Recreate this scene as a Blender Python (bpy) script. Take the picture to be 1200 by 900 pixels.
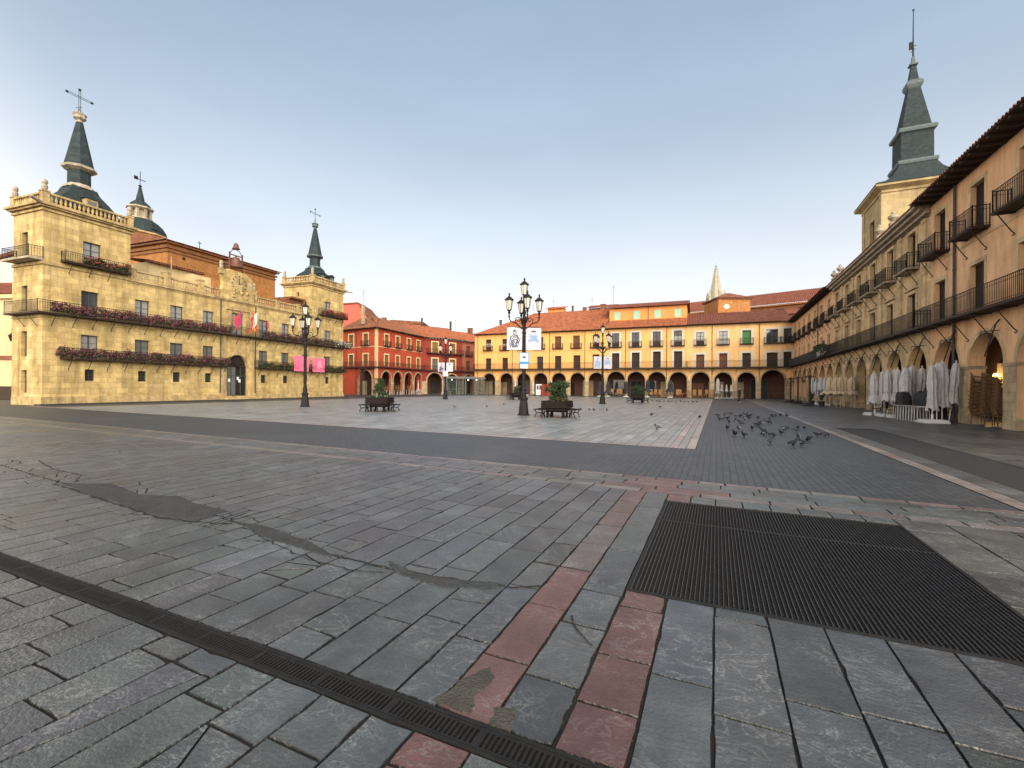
import bpy, bmesh, math, random
from math import sin, cos, pi, radians as R
from mathutils import Vector, Matrix
random.seed(7)
for o in list(bpy.data.objects): bpy.data.objects.remove(o)
SC = bpy.context.scene
COL = SC.collection
# ------------------------------------------------------------------ camera
cd = bpy.data.cameras.new('camera'); cam = bpy.data.objects.new('camera', cd); COL.objects.link(cam)
cd.sensor_width = 36; cd.lens = 36*530/1200; cd.clip_end = 3000; cd.clip_start = .05
cd.shift_y = 3.2/1200
cam.location = (0, 0, 1.6)
cam.rotation_euler = (Matrix.Rotation(R(24.36), 3, 'Z') @ Matrix.Rotation(pi/2, 3, 'X') @ Matrix.Rotation(R(.4), 3, 'Z')).to_euler()
SC.camera = cam
# ------------------------------------------------------------------ sky and sun
SUN_EL, SUN_AZ = 20.0, 140.0          # azimuth clockwise from +Y
W = bpy.data.worlds.new('World'); SC.world = W; W.use_nodes = True
nt = W.node_tree; bg = nt.nodes['Background']
sky = nt.nodes.new('ShaderNodeTexSky'); sky.sky_type = 'NISHITA'; sky.sun_disc = False
sky.sun_elevation = R(SUN_EL); sky.sun_rotation = R(SUN_AZ)
sky.air_density = 1.0; sky.dust_density = 2.0; sky.ozone_density = 1.0; sky.altitude = 800
hs_ = nt.nodes.new('ShaderNodeHueSaturation'); hs_.inputs['Saturation'].default_value = .45      # hazy dawn: paler than the clear model sky
nt.links.new(sky.outputs[0], hs_.inputs['Color']); hz_ = nt.nodes.new('ShaderNodeMix'); hz_.data_type = 'RGBA'; hz_.inputs['Factor'].default_value = .72      # dawn haze: bright warm rim, deeper blue overhead
wc_ = nt.nodes.new('ShaderNodeTexCoord'); wx_ = nt.nodes.new('ShaderNodeSeparateXYZ'); nt.links.new(wc_.outputs['Generated'], wx_.inputs[0])
wr_ = nt.nodes.new('ShaderNodeValToRGB'); nt.links.new(wx_.outputs[2], wr_.inputs[0]); e_ = wr_.color_ramp.elements
e_[0].position = .0; e_[0].color = (4.8, 4.15, 3.6, 1); e_[1].position = 1.0; e_[1].color = (1.05, 1.6, 2.3, 1)
for p_, c_ in ((.10, (4.2, 4.0, 3.85, 1)), (.26, (3.2, 3.45, 3.7, 1)), (.46, (1.85, 2.38, 3.0, 1)), (.66, (1.3, 1.88, 2.55, 1))): q_ = e_.new(p_); q_.color = c_
wn_ = nt.nodes.new('ShaderNodeTexNoise'); wn_.inputs['Scale'].default_value = 2.2; wn_.inputs['Detail'].default_value = 4; wm_ = nt.nodes.new('ShaderNodeMapping'); wm_.inputs['Scale'].default_value = (1, 1, 3.5)
nt.links.new(wc_.outputs['Generated'], wm_.inputs[0]); nt.links.new(wm_.outputs[0], wn_.inputs['Vector'])
wq_ = nt.nodes.new('ShaderNodeMapRange'); wq_.inputs[1].default_value = .3; wq_.inputs[2].default_value = .7; wq_.inputs[3].default_value = .94; wq_.inputs[4].default_value = 1.07; nt.links.new(wn_.outputs['Fac'], wq_.inputs[0])
wv_ = nt.nodes.new('ShaderNodeVectorMath'); wv_.operation = 'SCALE'; nt.links.new(wr_.outputs[0], wv_.inputs[0]); nt.links.new(wq_.outputs[0], wv_.inputs['Scale'])
wg_ = nt.nodes.new('ShaderNodeVectorMath'); wg_.operation = 'DOT_PRODUCT'; wg_.inputs[1].default_value = (-.78, -.62, .05); nt.links.new(wc_.outputs['Generated'], wg_.inputs[0])   # sky glow added behind left of the camera, to brighten the right row
wl1_ = nt.nodes.new('ShaderNodeMapRange'); wl1_.interpolation_type = 'SMOOTHSTEP'; wl1_.inputs[1].default_value = .42; wl1_.inputs[2].default_value = 1.0; nt.links.new(wg_.outputs['Value'], wl1_.inputs[0])
wl2_ = nt.nodes.new('ShaderNodeMapRange'); wl2_.inputs[1].default_value = 0; wl2_.inputs[2].default_value = .6; wl2_.inputs[3].default_value = 1; wl2_.inputs[4].default_value = 0; nt.links.new(wx_.outputs[2], wl2_.inputs[0])
wl3_ = nt.nodes.new('ShaderNodeMath'); wl3_.operation = 'MULTIPLY'; nt.links.new(wl1_.outputs[0], wl3_.inputs[0]); nt.links.new(wl2_.outputs[0], wl3_.inputs[1])
wl4_ = nt.nodes.new('ShaderNodeVectorMath'); wl4_.operation = 'MULTIPLY_ADD'; wl4_.inputs[1].default_value = (16, 13, 9.6); nt.links.new(wl3_.outputs[0], wl4_.inputs[0]); nt.links.new(wv_.outputs[0], wl4_.inputs[2])
nt.links.new(wl4_.outputs[0], hz_.inputs['B'])
nt.links.new(hs_.outputs[0], hz_.inputs['A']); nt.links.new(hz_.outputs['Result'], bg.inputs[0]); bg.inputs[1].default_value = .15
sl = bpy.data.lights.new('sun', 'SUN'); sun = bpy.data.objects.new('sun', sl); COL.objects.link(sun)
sl.energy = 5.0; sl.angle = R(80); sl.color = (1, .86, .68)
_d = Vector((sin(R(SUN_AZ))*cos(R(SUN_EL)), cos(R(SUN_AZ))*cos(R(SUN_EL)), sin(R(SUN_EL))))
sun.rotation_euler = _d.to_track_quat('Z', 'Y').to_euler(); sun.location = (60, -40, 40)
SC.view_settings.view_transform = 'Standard'; SC.view_settings.look = 'None'
SC.view_settings.exposure = 0.72; SC.view_settings.gamma = 1
SC.view_settings.use_curve_mapping = False
SC.cycles.max_bounces = 6; SC.cycles.caustics_reflective = False; SC.cycles.caustics_refractive = False
# ------------------------------------------------------------------ materials
def M(name, col, rough=.85, var=.18, scale=2.5, bump=.15, brick=None, streak=.0, metal=0, col2=None, spec=.3, emit=0, fine=30, attr=False, stain=None):
    m = bpy.data.materials.new(name); m.use_nodes = True; n = m.node_tree.nodes; l = m.node_tree.links
    b = n['Principled BSDF']; b.inputs['Roughness'].default_value = rough; b.inputs['Metallic'].default_value = metal
    b.inputs['Specular IOR Level'].default_value = spec
    tc = n.new('ShaderNodeTexCoord')
    ns = n.new('ShaderNodeTexNoise'); ns.inputs['Scale'].default_value = scale; ns.inputs['Detail'].default_value = 8; ns.inputs['Roughness'].default_value = .65
    l.new(tc.outputs['Object'], ns.inputs['Vector'])
    mx = n.new('ShaderNodeMix'); mx.data_type = 'RGBA'
    mr = n.new('ShaderNodeMapRange'); mr.inputs[1].default_value = .3; mr.inputs[2].default_value = .7
    l.new(ns.outputs['Fac'], mr.inputs[0]); l.new(mr.outputs[0], mx.inputs['Factor'])
    c2 = col2 or tuple(min(1, c*(1+var)) for c in col); c1 = tuple(c*(1-var) for c in col)
    mx.inputs['A'].default_value = (*c1, 1); mx.inputs['B'].default_value = (*c2, 1)
    out = mx.outputs['Result']; h = ns.outputs['Fac']
    def mul(a, bsock, fac=1.0):
        q = n.new('ShaderNodeMix'); q.data_type = 'RGBA'; q.blend_type = 'MULTIPLY'; q.inputs['Factor'].default_value = fac
        l.new(a, q.inputs['A']); l.new(bsock, q.inputs['B']); return q.outputs['Result']
    if attr:
        at = n.new('ShaderNodeAttribute'); at.attribute_name = 'Col'; out = mul(out, at.outputs['Color'])
    if brick:
        bw, bh, mort, mc = brick[:4]
        sx = n.new('ShaderNodeSeparateXYZ'); l.new(tc.outputs['Object'], sx.inputs[0])
        ad = n.new('ShaderNodeMath'); ad.operation = 'ADD'; l.new(sx.outputs[0], ad.inputs[0]); l.new(sx.outputs[1], ad.inputs[1])
        cx = n.new('ShaderNodeCombineXYZ')
        if len(brick) > 4:                       # laid flat on the ground
            l.new(sx.outputs[0 if brick[4] == 'x' else 1], cx.inputs[0]); l.new(sx.outputs[1 if brick[4] == 'x' else 0], cx.inputs[1])
        else:
            l.new(ad.outputs[0], cx.inputs[0]); l.new(sx.outputs[2], cx.inputs[1])
        bt = n.new('ShaderNodeTexBrick'); bt.inputs['Scale'].default_value = 1
        bt.inputs['Brick Width'].default_value = bw; bt.inputs['Row Height'].default_value = bh; bt.inputs['Mortar Size'].default_value = mort
        bt.inputs['Color1'].default_value = (1, 1, 1, 1); bt.inputs['Color2'].default_value = (.72, .72, .72, 1); bt.inputs['Mortar'].default_value = (mc, mc, mc, 1)
        bt.inputs['Mortar Smooth'].default_value = .3
        l.new(cx.outputs[0], bt.inputs['Vector']); out = mul(out, bt.outputs['Color'])
        hh = n.new('ShaderNodeMath'); hh.operation = 'MULTIPLY_ADD'; hh.inputs[1].default_value = -.6
        l.new(bt.outputs['Fac'], hh.inputs[0]); l.new(ns.outputs['Fac'], hh.inputs[2]); h = hh.outputs[0]
    if streak:
        mp = n.new('ShaderNodeMapping'); mp.inputs['Scale'].default_value = (1.6, 1.6, .22); l.new(tc.outputs['Object'], mp.inputs[0])
        n2 = n.new('ShaderNodeTexNoise'); n2.inputs['Scale'].default_value = 1.0; n2.inputs['Detail'].default_value = 6; n2.inputs['Roughness'].default_value = .7
        l.new(mp.outputs[0], n2.inputs['Vector'])
        r2 = n.new('ShaderNodeMapRange'); r2.inputs[1].default_value = .42; r2.inputs[2].default_value = .72; r2.inputs[3].default_value = 1; r2.inputs[4].default_value = 1-streak
        l.new(n2.outputs['Fac'], r2.inputs[0])
        cr = n.new('ShaderNodeCombineColor'); [l.new(r2.outputs[0], cr.inputs[i]) for i in range(3)]
        out = mul(out, cr.outputs[0])
    if stain:                                     # soot and damp in patches of their own
        sa, sc_, scol = stain
        n3 = n.new('ShaderNodeTexNoise'); n3.inputs['Scale'].default_value = sc_; n3.inputs['Detail'].default_value = 10; n3.inputs['Roughness'].default_value = .72; n3.inputs['Distortion'].default_value = .6
        l.new(tc.outputs['Object'], n3.inputs['Vector'])
        r3 = n.new('ShaderNodeMapRange'); r3.inputs[1].default_value = .52; r3.inputs[2].default_value = .74; r3.inputs[3].default_value = 0; r3.inputs[4].default_value = sa; l.new(n3.outputs['Fac'], r3.inputs[0])
        q3 = n.new('ShaderNodeMix'); q3.data_type = 'RGBA'; q3.inputs['B'].default_value = (*scol, 1); l.new(r3.outputs[0], q3.inputs['Factor']); l.new(out, q3.inputs['A']); out = q3.outputs['Result']
    l.new(out, b.inputs['Base Color'])
    if bump:
        nf = n.new('ShaderNodeTexNoise'); nf.inputs['Scale'].default_value = fine; nf.inputs['Detail'].default_value = 5; l.new(tc.outputs['Object'], nf.inputs['Vector'])
        hs = n.new('ShaderNodeMath'); hs.operation = 'ADD'; l.new(h, hs.inputs[0]); l.new(nf.outputs['Fac'], hs.inputs[1])
        bp = n.new('ShaderNodeBump'); bp.inputs['Strength'].default_value = bump; bp.inputs['Distance'].default_value = .03
        l.new(hs.outputs[0], bp.inputs['Height']); l.new(bp.outputs[0], b.inputs['Normal'])
    if emit:
        l.new(out, b.inputs['Emission Color']); b.inputs['Emission Strength'].default_value = emit
    return m

def slab_mat():
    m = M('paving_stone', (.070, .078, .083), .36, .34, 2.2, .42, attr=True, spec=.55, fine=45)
    n = m.node_tree.nodes; l = m.node_tree.links; b = n['Principled BSDF']
    tc = n.new('ShaderNodeTexCoord')
    mp = n.new('ShaderNodeMapping'); mp.inputs['Scale'].default_value = (1, 1.6, 1)
    at = n.new('ShaderNodeAttribute'); at.attribute_name = 'Col'; sv = n.new('ShaderNodeVectorMath'); sv.operation = 'MULTIPLY_ADD'; sv.inputs[1].default_value = (61, 37, 0); l.new(at.outputs['Vector'], sv.inputs[0]); l.new(tc.outputs['Object'], sv.inputs[2]); l.new(sv.outputs[0], mp.inputs[0])
    for nn_ in list(n):
        if nn_.type == 'TEX_NOISE' and nn_.inputs['Scale'].default_value < 10: l.new(sv.outputs[0], nn_.inputs['Vector'])
    w = n.new('ShaderNodeTexNoise'); w.inputs['Scale'].default_value = 3.2; w.inputs['Detail'].default_value = 9; w.inputs['Roughness'].default_value = .62; w.inputs['Distortion'].default_value = 1.6
    l.new(mp.outputs[0], w.inputs['Vector'])
    a = n.new('ShaderNodeMath'); a.operation = 'SUBTRACT'; a.inputs[1].default_value = .5; l.new(w.outputs['Fac'], a.inputs[0])
    a2 = n.new('ShaderNodeMath'); a2.operation = 'ABSOLUTE'; l.new(a.outputs[0], a2.inputs[0])
    mr = n.new('ShaderNodeMapRange'); mr.inputs[1].default_value = 0; mr.inputs[2].default_value = .02; mr.inputs[3].default_value = .75; mr.inputs[4].default_value = 0; l.new(a2.outputs[0], mr.inputs[0])
    msk = n.new('ShaderNodeTexNoise'); msk.inputs['Scale'].default_value = 1.1; msk.inputs['Detail'].default_value = 3; l.new(sv.outputs[0], msk.inputs['Vector'])
    mk = n.new('ShaderNodeMapRange'); mk.inputs[1].default_value = .42; mk.inputs[2].default_value = .62; l.new(msk.outputs['Fac'], mk.inputs[0])
    mm = n.new('ShaderNodeMath'); mm.operation = 'MULTIPLY'; l.new(mr.outputs[0], mm.inputs[0]); l.new(mk.outputs[0], mm.inputs[1])
    old = b.inputs['Base Color'].links[0].from_socket
    q = n.new('ShaderNodeMix'); q.data_type = 'RGBA'; q.inputs['B'].default_value = (.25, .25, .245, 1); l.new(mm.outputs[0], q.inputs['Factor']); l.new(old, q.inputs['A'])
    # dirty blotches
    d = n.new('ShaderNodeTexNoise'); d.inputs['Scale'].default_value = .55; d.inputs['Detail'].default_value = 7; d.inputs['Roughness'].default_value = .7; l.new(tc.outputs['Object'], d.inputs['Vector'])
    dr = n.new('ShaderNodeMapRange'); dr.inputs[1].default_value = .35; dr.inputs[2].default_value = .68; dr.inputs[3].default_value = .68; dr.inputs[4].default_value = 1.15; l.new(d.outputs['Fac'], dr.inputs[0])
    v = n.new('ShaderNodeVectorMath'); v.operation = 'SCALE'; l.new(q.outputs['Result'], v.inputs[0]); l.new(dr.outputs[0], v.inputs['Scale'])
    l.new(v.outputs[0], b.inputs['Base Color'])
    rr = n.new('ShaderNodeMapRange'); rr.inputs[1].default_value = .3; rr.inputs[2].default_value = .7; rr.inputs[3].default_value = .26; rr.inputs[4].default_value = .46
    l.new(d.outputs['Fac'], rr.inputs[0]); l.new(rr.outputs[0], b.inputs['Roughness'])
    return m
T = dict(
 gratebar=M('galvanised_bar', (.05, .05, .053), .5, .3, 9, 0, spec=.35),
 pitblack=M('pit_black', (.004, .004, .004), .95, .2, 9, 0, spec=.05),
 slab=slab_mat(),
 joint=M('joint_dirt', (.022, .020, .018), .95, .3, 6),
 sett=M('dark_setts', (.052, .058, .065), .5, .15, 3, .25, brick=(.24, .12, .012, .3, 'y'), spec=.4, stain=(.5, .35, (.10, .10, .10))),
 patchdark=M('dark_patch', (.03, .03, .031), .75, .15, 3, .2),
 cement=M('cement', (.047, .049, .050), .85, .35, 5, .8, fine=60),
 cement2=M('cement_tan', (.060, .056, .048), .85, .35, 6, .6, fine=60),
 iron=M('cast_iron', (.015, .0145, .0145), .65, .3, 12, .15, spec=.22),
 rail=M('railing_iron', (.024, .022, .021), .65, .2, 10, 0, spec=.25),
 lime=M('yellow_limestone', (.68, .475, .175), .9, .28, .9, .45, brick=(.85, .42, .014, .6), streak=.5, col2=(.84, .64, .30), stain=(.75, .45, (.20, .125, .05))),
 limepale=M('pale_limestone', (.50, .39, .21), .9, .2, 1.2, .3, brick=(.85, .42, .012, .75), streak=.35),
 limetrim=M('limestone_trim', (.52, .38, .18), .9, .3, 3, .5, streak=.6, stain=(.7, .9, (.16, .12, .07))),
 limegrey=M('limestone_grey', (.42, .36, .27), .9, .25, 3, .4, streak=.45),
 slate=M('slate', (.034, .050, .053), .75, .3, 3, .3, brick=(.3, .18, .01, .6), spec=.2),
 lead=M('lead_sheet', (.085, .115, .12), .6, .25, 4, .1, spec=.3),
 brickred=M('church_brick', (.44, .20, .065), .9, .2, 2, .3, brick=(.26, .08, .01, .75), streak=.3),
 brickdark=M('dark_brick', (.25, .11, .055), .9, .25, 2, .3, brick=(.26, .08, .01, .75), streak=.3),
 brickocre=M('ochre_brick', (.46, .20, .065), .9, .22, 2, .3, brick=(.26, .08, .01, .75), streak=.2),
 tile=M('roof_tile', (.31, .105, .05), .9, .5, 1.6, .4, fine=14),
 tiledark=M('roof_tile_dark', (.18, .062, .038), .9, .5, 1.6, .4, fine=14),
 tilebrown=M('roof_tile_brown', (.20, .082, .045), .9, .45, 1.6, .4, fine=14),
 red=M('red_plaster', (.46, .075, .036), .9, .14, 1.2, .12, streak=.25),
 dkred=M('dark_red_plaster', (.25, .045, .03), .9, .15, 1.2, .12, streak=.3),
 pinkpl=M('dusty_pink_plaster', (.38, .13, .09), .9, .15, 1.2, .12, streak=.3),
 gable=M('salmon_plaster', (.62, .12, .085), .9, .08, 1, .05),
 yell=M('yellow_plaster', (.80, .435, .15), .9, .1, 1.1, .1, streak=.2),
 yellb=M('yellow_plaster_warm', (.80, .435, .155), .9, .1, 1.1, .1, streak=.22),
 ocher=M('ochre_plaster', (.82, .50, .22), .9, .13, 1.1, .1, streak=.28),
 orange=M('orange_plaster', (.70, .29, .09), .9, .1, 1.1, .1, streak=.15),
 peach=M('peach_plaster', (.76, .46, .25), .9, .12, .9, .15, streak=.35, stain=(.4, .5, (.36, .20, .11))),
 palesand=M('sand_stone', (.68, .50, .28), .9, .18, 1.5, .25, brick=(.9, .45, .008, .8), streak=.4, stain=(.5, .6, (.26, .18, .10))),
 palepl=M('pale_plaster', (.62, .50, .28), .9, .1, 1, .1, streak=.2),
 cream=M('cream_trim', (.66, .50, .27), .85, .1, 3, .1),
 pier=M('pier_stone', (.52, .40, .25), .9, .25, 2.5, .4, brick=(.7, .38, .012, .65), streak=.4, stain=(.6, .8, (.17, .12, .08))),
 white=M('white_paint', (.58, .54, .48), .8, .08, 3, .08, streak=.12),
 wood=M('dark_wood', (.045, .028, .02), .75, .3, 6, .2),
 brownsh=M('brown_shutter', (.15, .065, .035), .7, .2, 6, .15),
 darksh=M('dark_brown_shutter', (.045, .028, .02), .7, .2, 6, .15),
 greensh=M('green_blind', (.07, .22, .07), .6, .15, 6, .1),
 olive=M('olive_blind', (.22, .135, .04), .7, .15, 6, .1),
 mint=M('mint_blind', (.36, .58, .45), .7, .08, 6, .05),
 frame=M('grey_window_frame', (.06, .062, .06), .6, .2, 8, 0),
 glass=M('window_glass', (.035, .042, .05), .06, .3, 1.5, 0, spec=.9),
 curtain=M('curtained_glass', (.26, .265, .26), .1, .12, 3, 0, spec=.8),
 greyglass=M('grey_blind_glass', (.13, .135, .13), .2, .1, 2, 0, spec=.6),
 dark=M('dark_interior', (.02, .017, .015), .9, .2, 2, 0),
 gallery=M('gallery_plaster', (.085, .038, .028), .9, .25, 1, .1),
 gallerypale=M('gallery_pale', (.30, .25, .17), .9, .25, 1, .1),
 leaf=M('leaves', (.05, .068, .028), .7, .4, 9, 0),
 leafdark=M('dark_leaves', (.035, .06, .022), .6, .4, 9, 0),
 petal=M('purple_petals', (.17, .05, .075), .7, .85, 14, 0),
 petalred=M('red_petals', (.35, .06, .05), .7, .4, 9, 0),
 petalw=M('white_petals', (.6, .56, .5), .7, .2, 9, 0),
 trough=M('trough_plastic', (.06, .035, .03), .8, .2, 9, 0),
 canvas=M('white_canvas', (.46, .44, .43), .9, .22, 3, .3, fine=12),
 beige=M('beige_canvas', (.50, .38, .26), .9, .14, 4, .3, fine=12),
 navy=M('dark_canvas', (.035, .035, .045), .85, .2, 4, .3, fine=12),
 cover=M('black_cover', (.022, .022, .024), .7, .3, 3, .4, fine=8),
 alu=M('pale_metal', (.55, .54, .53), .4, .1, 6, 0, metal=.4),
 wicker=M('wicker', (.42, .23, .095), .8, .3, 14, .4, brick=(.06, .03, .004, .6)),
 wickerdark=M('dark_wicker', (.19, .105, .045), .85, .3, 14, .4, brick=(.06, .03, .004, .5)),  # darker brown wicker for the stacked chairs
 concrete=M('white_concrete', (.60, .59, .57), .85, .12, 6, .2),
 lampglass=M('lamp_glass', (.62, .58, .50), .15, .1, 5, 0, spec=.6),
 bannerw=M('banner_white', (.46, .475, .54), .8, .05, 4, .05),
 ink=M('banner_ink', (.06, .06, .09), .8, .1, 8, 0),
 inkblue=M('banner_blue_ink', (.22, .32, .50), .8, .1, 8, 0),
 pink=M('pink_cloth', (.84, .17, .30), .85, .06, 3, .1),
 pinkl=M('pale_pink_print', (.86, .45, .55), .85, .1, 8, 0),
 blue=M('sign_blue', (.05, .22, .50), .5, .05, 5, 0),
 signw=M('sign_white', (.75, .76, .76), .5, .04, 5, 0),
 bench=M('bench_wood', (.02, .014, .013), .8, .3, 9, .2, spec=.1),
 fred=M('flag_red', (.60, .035, .03), .8, .1, 4, 0), fyel=M('flag_yellow', (.80, .42, .04), .8, .1, 4, 0),
 fpur=M('flag_purple', (.30, .035, .16), .8, .1, 4, 0), fwht=M('flag_white', (.7, .66, .62), .8, .1, 4, 0), fblu=M('flag_blue', (.035, .04, .16), .8, .1, 4, 0),
 pigeon=M('pigeon_feathers', (.018, .02, .026), .9, .5, 14, .1, spec=.08),
 pigeonmid=M('pigeon_feathers_mid', (.04, .042, .052), .9, .6, 14, .1, spec=.08), pigeonlight=M('pigeon_feathers_pale', (.13, .13, .14), .65, .6, 14, .1),
 beak=M('pigeon_feet', (.22, .08, .06), .6, .2, 9, 0),
 bronze=M('bell_bronze', (.16, .075, .05), .5, .3, 6, .1, metal=.3),
 coat=M('dark_coat', (.02, .022, .03), .85, .2, 7, 0), skin=M('skin', (.42, .24, .17), .6, .1, 9, 0), hair=M('grey_hair', (.12, .11, .10), .8, .2, 9, 0),
 jean=M('dark_trousers', (.025, .025, .03), .85, .2, 7, 0),
 kframe=M('pavilion_frame', (.10, .12, .115), .45, .15, 6, 0, metal=.4),
 lamplit=M('warm_bulb', (1, .62, .18), .5, .02, 4, 0, emit=9),
 kbulb=M('pavilion_bulb', (1, .85, .55), .5, .02, 4, 0, emit=6),
 plaza=M('distant_ground', (.12, .115, .11), .9, .2, .3, .1),
 cathst=M('cathedral_stone', (.36, .335, .26), .9, .2, .8, .3),
 mesh=M('black_screen', (.03, .03, .03), .9, .2, 9, .1),
)
def glassy():
    m = bpy.data.materials.new('clear_glass'); m.use_nodes = True; b = m.node_tree.nodes['Principled BSDF']
    b.inputs['Base Color'].default_value = (.05, .07, .065, 1); b.inputs['Roughness'].default_value = .03; b.inputs['Alpha'].default_value = .3
    return m
T['clear'] = glassy()
# ------------------------------------------------------------------ mesh builder
class MB:
    def __init__(s): s.v = []; s.f = []; s.mi = []; s.c = []; s.m = 0; s.col = None
    def face(s, pts):
        i = len(s.v); s.v += [tuple(p) for p in pts]; s.f.append(tuple(range(i, i+len(pts)))); s.mi.append(s.m); s.c.append(s.col)
    def idx(s, pts, faces):
        i = len(s.v); s.v += [tuple(p) for p in pts]
        for f in faces: s.f.append(tuple(i+k for k in f)); s.mi.append(s.m); s.c.append(s.col)
    def box(s, x0, y0, z0, x1, y1, z1):
        if x0 > x1: x0, x1 = x1, x0
        if y0 > y1: y0, y1 = y1, y0
        if z0 > z1: z0, z1 = z1, z0
        s.idx([(x0,y0,z0),(x1,y0,z0),(x1,y1,z0),(x0,y1,z0),(x0,y0,z1),(x1,y0,z1),(x1,y1,z1),(x0,y1,z1)],
              [(0,3,2,1),(4,5,6,7),(0,1,5,4),(1,2,6,5),(2,3,7,6),(3,0,4,7)])
    def obox(s, c, ax, ay, az):      # oriented box: centre and three half-axis vectors
        c, ax, ay, az = map(Vector, (c, ax, ay, az))
        p = [c+sx*ax+sy*ay+sz*az for sz in (-1, 1) for sx, sy in ((-1,-1),(1,-1),(1,1),(-1,1))]
        s.idx(p, [(0,3,2,1),(4,5,6,7),(0,1,5,4),(1,2,6,5),(2,3,7,6),(3,0,4,7)])
    def tube(s, pts, r, n=6, cap=True):
        pts = [Vector(p) for p in pts]; rs = r if isinstance(r, (list, tuple)) else [r]*len(pts)
        rings = []; up = None
        for i, p in enumerate(pts):
            d = (pts[min(i+1, len(pts)-1)]-pts[max(i-1, 0)]).normalized()
            a = d.cross(Vector((0, 0, 1)) if abs(d.z) < .95 else Vector((1, 0, 0))).normalized()
            if up is not None:
                a2 = up-d*up.dot(d)
                if a2.length > 1e-4: a = a2.normalized()
            up = a; b = d.cross(a)
            rings.append([p+rs[i]*(a*cos(2*pi*k/n)+b*sin(2*pi*k/n)) for k in range(n)])
        f = []
        for i in range(len(pts)-1):
            for k in range(n): f.append((i*n+k, i*n+(k+1) % n, (i+1)*n+(k+1) % n, (i+1)*n+k))
        if cap: f.append(tuple(range(n-1, -1, -1))); f.append(tuple((len(pts)-1)*n+k for k in range(n)))
        s.idx([q for rg in rings for q in rg], f)
    def lathe(s, prof, c=(0, 0, 0), n=12, ph=0):      # prof [(r,z)]
        pts = []; f = []
        for r, z in prof:
            for k in range(n): a = 2*pi*k/n+ph; pts.append((c[0]+r*cos(a), c[1]+r*sin(a), c[2]+z))
        for i in range(len(prof)-1):
            for k in range(n): f.append((i*n+k, i*n+(k+1) % n, (i+1)*n+(k+1) % n, (i+1)*n+k))
        f.append(tuple(range(n-1, -1, -1))); f.append(tuple((len(prof)-1)*n+k for k in range(n)))
        s.idx(pts, f)
    def prism(s, poly, y0, y1):       # polygon in x,z pulled along y
        n = len(poly); p = [(x, y0, z) for x, z in poly]+[(x, y1, z) for x, z in poly]
        f = [tuple(range(n)), tuple(range(2*n-1, n-1, -1))]+[(k, n+k, n+(k+1) % n, (k+1) % n) for k in range(n)]
        s.idx(p, f)
    def flat(s, poly, z0, z1):       # polygon in x,y pulled along z
        n = len(poly); p = [(x, y, z1) for x, y in poly]+[(x, y, z0) for x, y in poly]
        f = [tuple(range(n)), tuple(range(2*n-1, n-1, -1))]+[(k, n+k, n+(k+1) % n, (k+1) % n) for k in range(n)]
        s.idx(p, f)
    def build(s, name, mat, parent=None, smooth=False, loc=None):
        me = bpy.data.meshes.new(name); me.from_pydata(s.v, [], s.f)
        for m in (mat if isinstance(mat, (list, tuple)) else [mat]): me.materials.append(T[m] if isinstance(m, str) else m)
        me.polygons.foreach_set('material_index', s.mi)
        if any(c is not None for c in s.c):
            ca = me.color_attributes.new('Col', 'FLOAT_COLOR', 'CORNER'); buf = []
            for p, c in zip(me.polygons, s.c): buf += list((*(c or (1, 1, 1)), 1))*p.loop_total
            ca.data.foreach_set('color', buf)
        if smooth: me.polygons.foreach_set('use_smooth', [True]*len(me.polygons))
        me.update()
        o = bpy.data.objects.new(name, me); COL.objects.link(o); o.parent = parent
        if loc: o.location = loc
        return o
def tag(o, label, cat, group=None, kind=None):
    o['label'] = label; o['category'] = cat
    if group: o['group'] = group
    if kind: o['kind'] = kind
    return o
def thing(name, label, cat, loc=(0, 0, 0), rz=0, group=None):
    o = bpy.data.objects.new(name, None); COL.objects.link(o); o.location = loc; o.rotation_euler = (0, 0, rz); o.empty_display_size = .3
    return tag(o, label, cat, group)
def struct(o, label=None, cat=None):
    o['kind'] = 'structure'
    if label: o['label'] = label; o['category'] = cat or 'ground'
    return o
def dup(root, loc, rz, label, group=None):
    r = root.copy(); COL.objects.link(r); r.location = loc; r.rotation_euler = (0, 0, rz); r['label'] = label
    if group: r['group'] = group
    for ch in list(root.children):
        c = ch.copy(); COL.objects.link(c); c.parent = r
        for g in ch.children:
            d = g.copy(); COL.objects.link(d); d.parent = c
    return r
# ================================================================== ground and paving
g = MB(); g.face([(-900, -700, -.03), (900, -700, -.03), (900, 1200, -.03), (-900, 1200, -.03)])
struct(g.build('ground', 'plaza'))
def clip(poly, p, nrm):           # keep the side where (q-p).n <= 0
    out = []
    for i in range(len(poly)):
        a, b = poly[i], poly[(i+1) % len(poly)]
        da = (a[0]-p[0])*nrm[0]+(a[1]-p[1])*nrm[1]; db = (b[0]-p[0])*nrm[0]+(b[1]-p[1])*nrm[1]
        if da <= 0: out.append(a)
        if (da < 0 < db) or (db < 0 < da):
            t = da/(da-db); out.append((a[0]+t*(b[0]-a[0]), a[1]+t*(b[1]-a[1])))
    return out
def area(p): return sum(p[i][0]*p[(i+1) % len(p)][1]-p[(i+1) % len(p)][0]*p[i][1] for i in range(len(p)))/2
def inset(poly, d):
    n = len(poly); q = list(poly)
    for i in range(n):
        a, b = poly[i], poly[(i+1) % n]; ex, ey = b[0]-a[0], b[1]-a[1]; L = math.hypot(ex, ey)
        if L < 1e-6: continue
        nx, ny = ey/L, -ex/L            # outward for a counter-clockwise polygon
        q = clip(q, (a[0]-nx*d, a[1]-ny*d), (nx, ny))
        if len(q) < 3: return []
    return q
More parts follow.
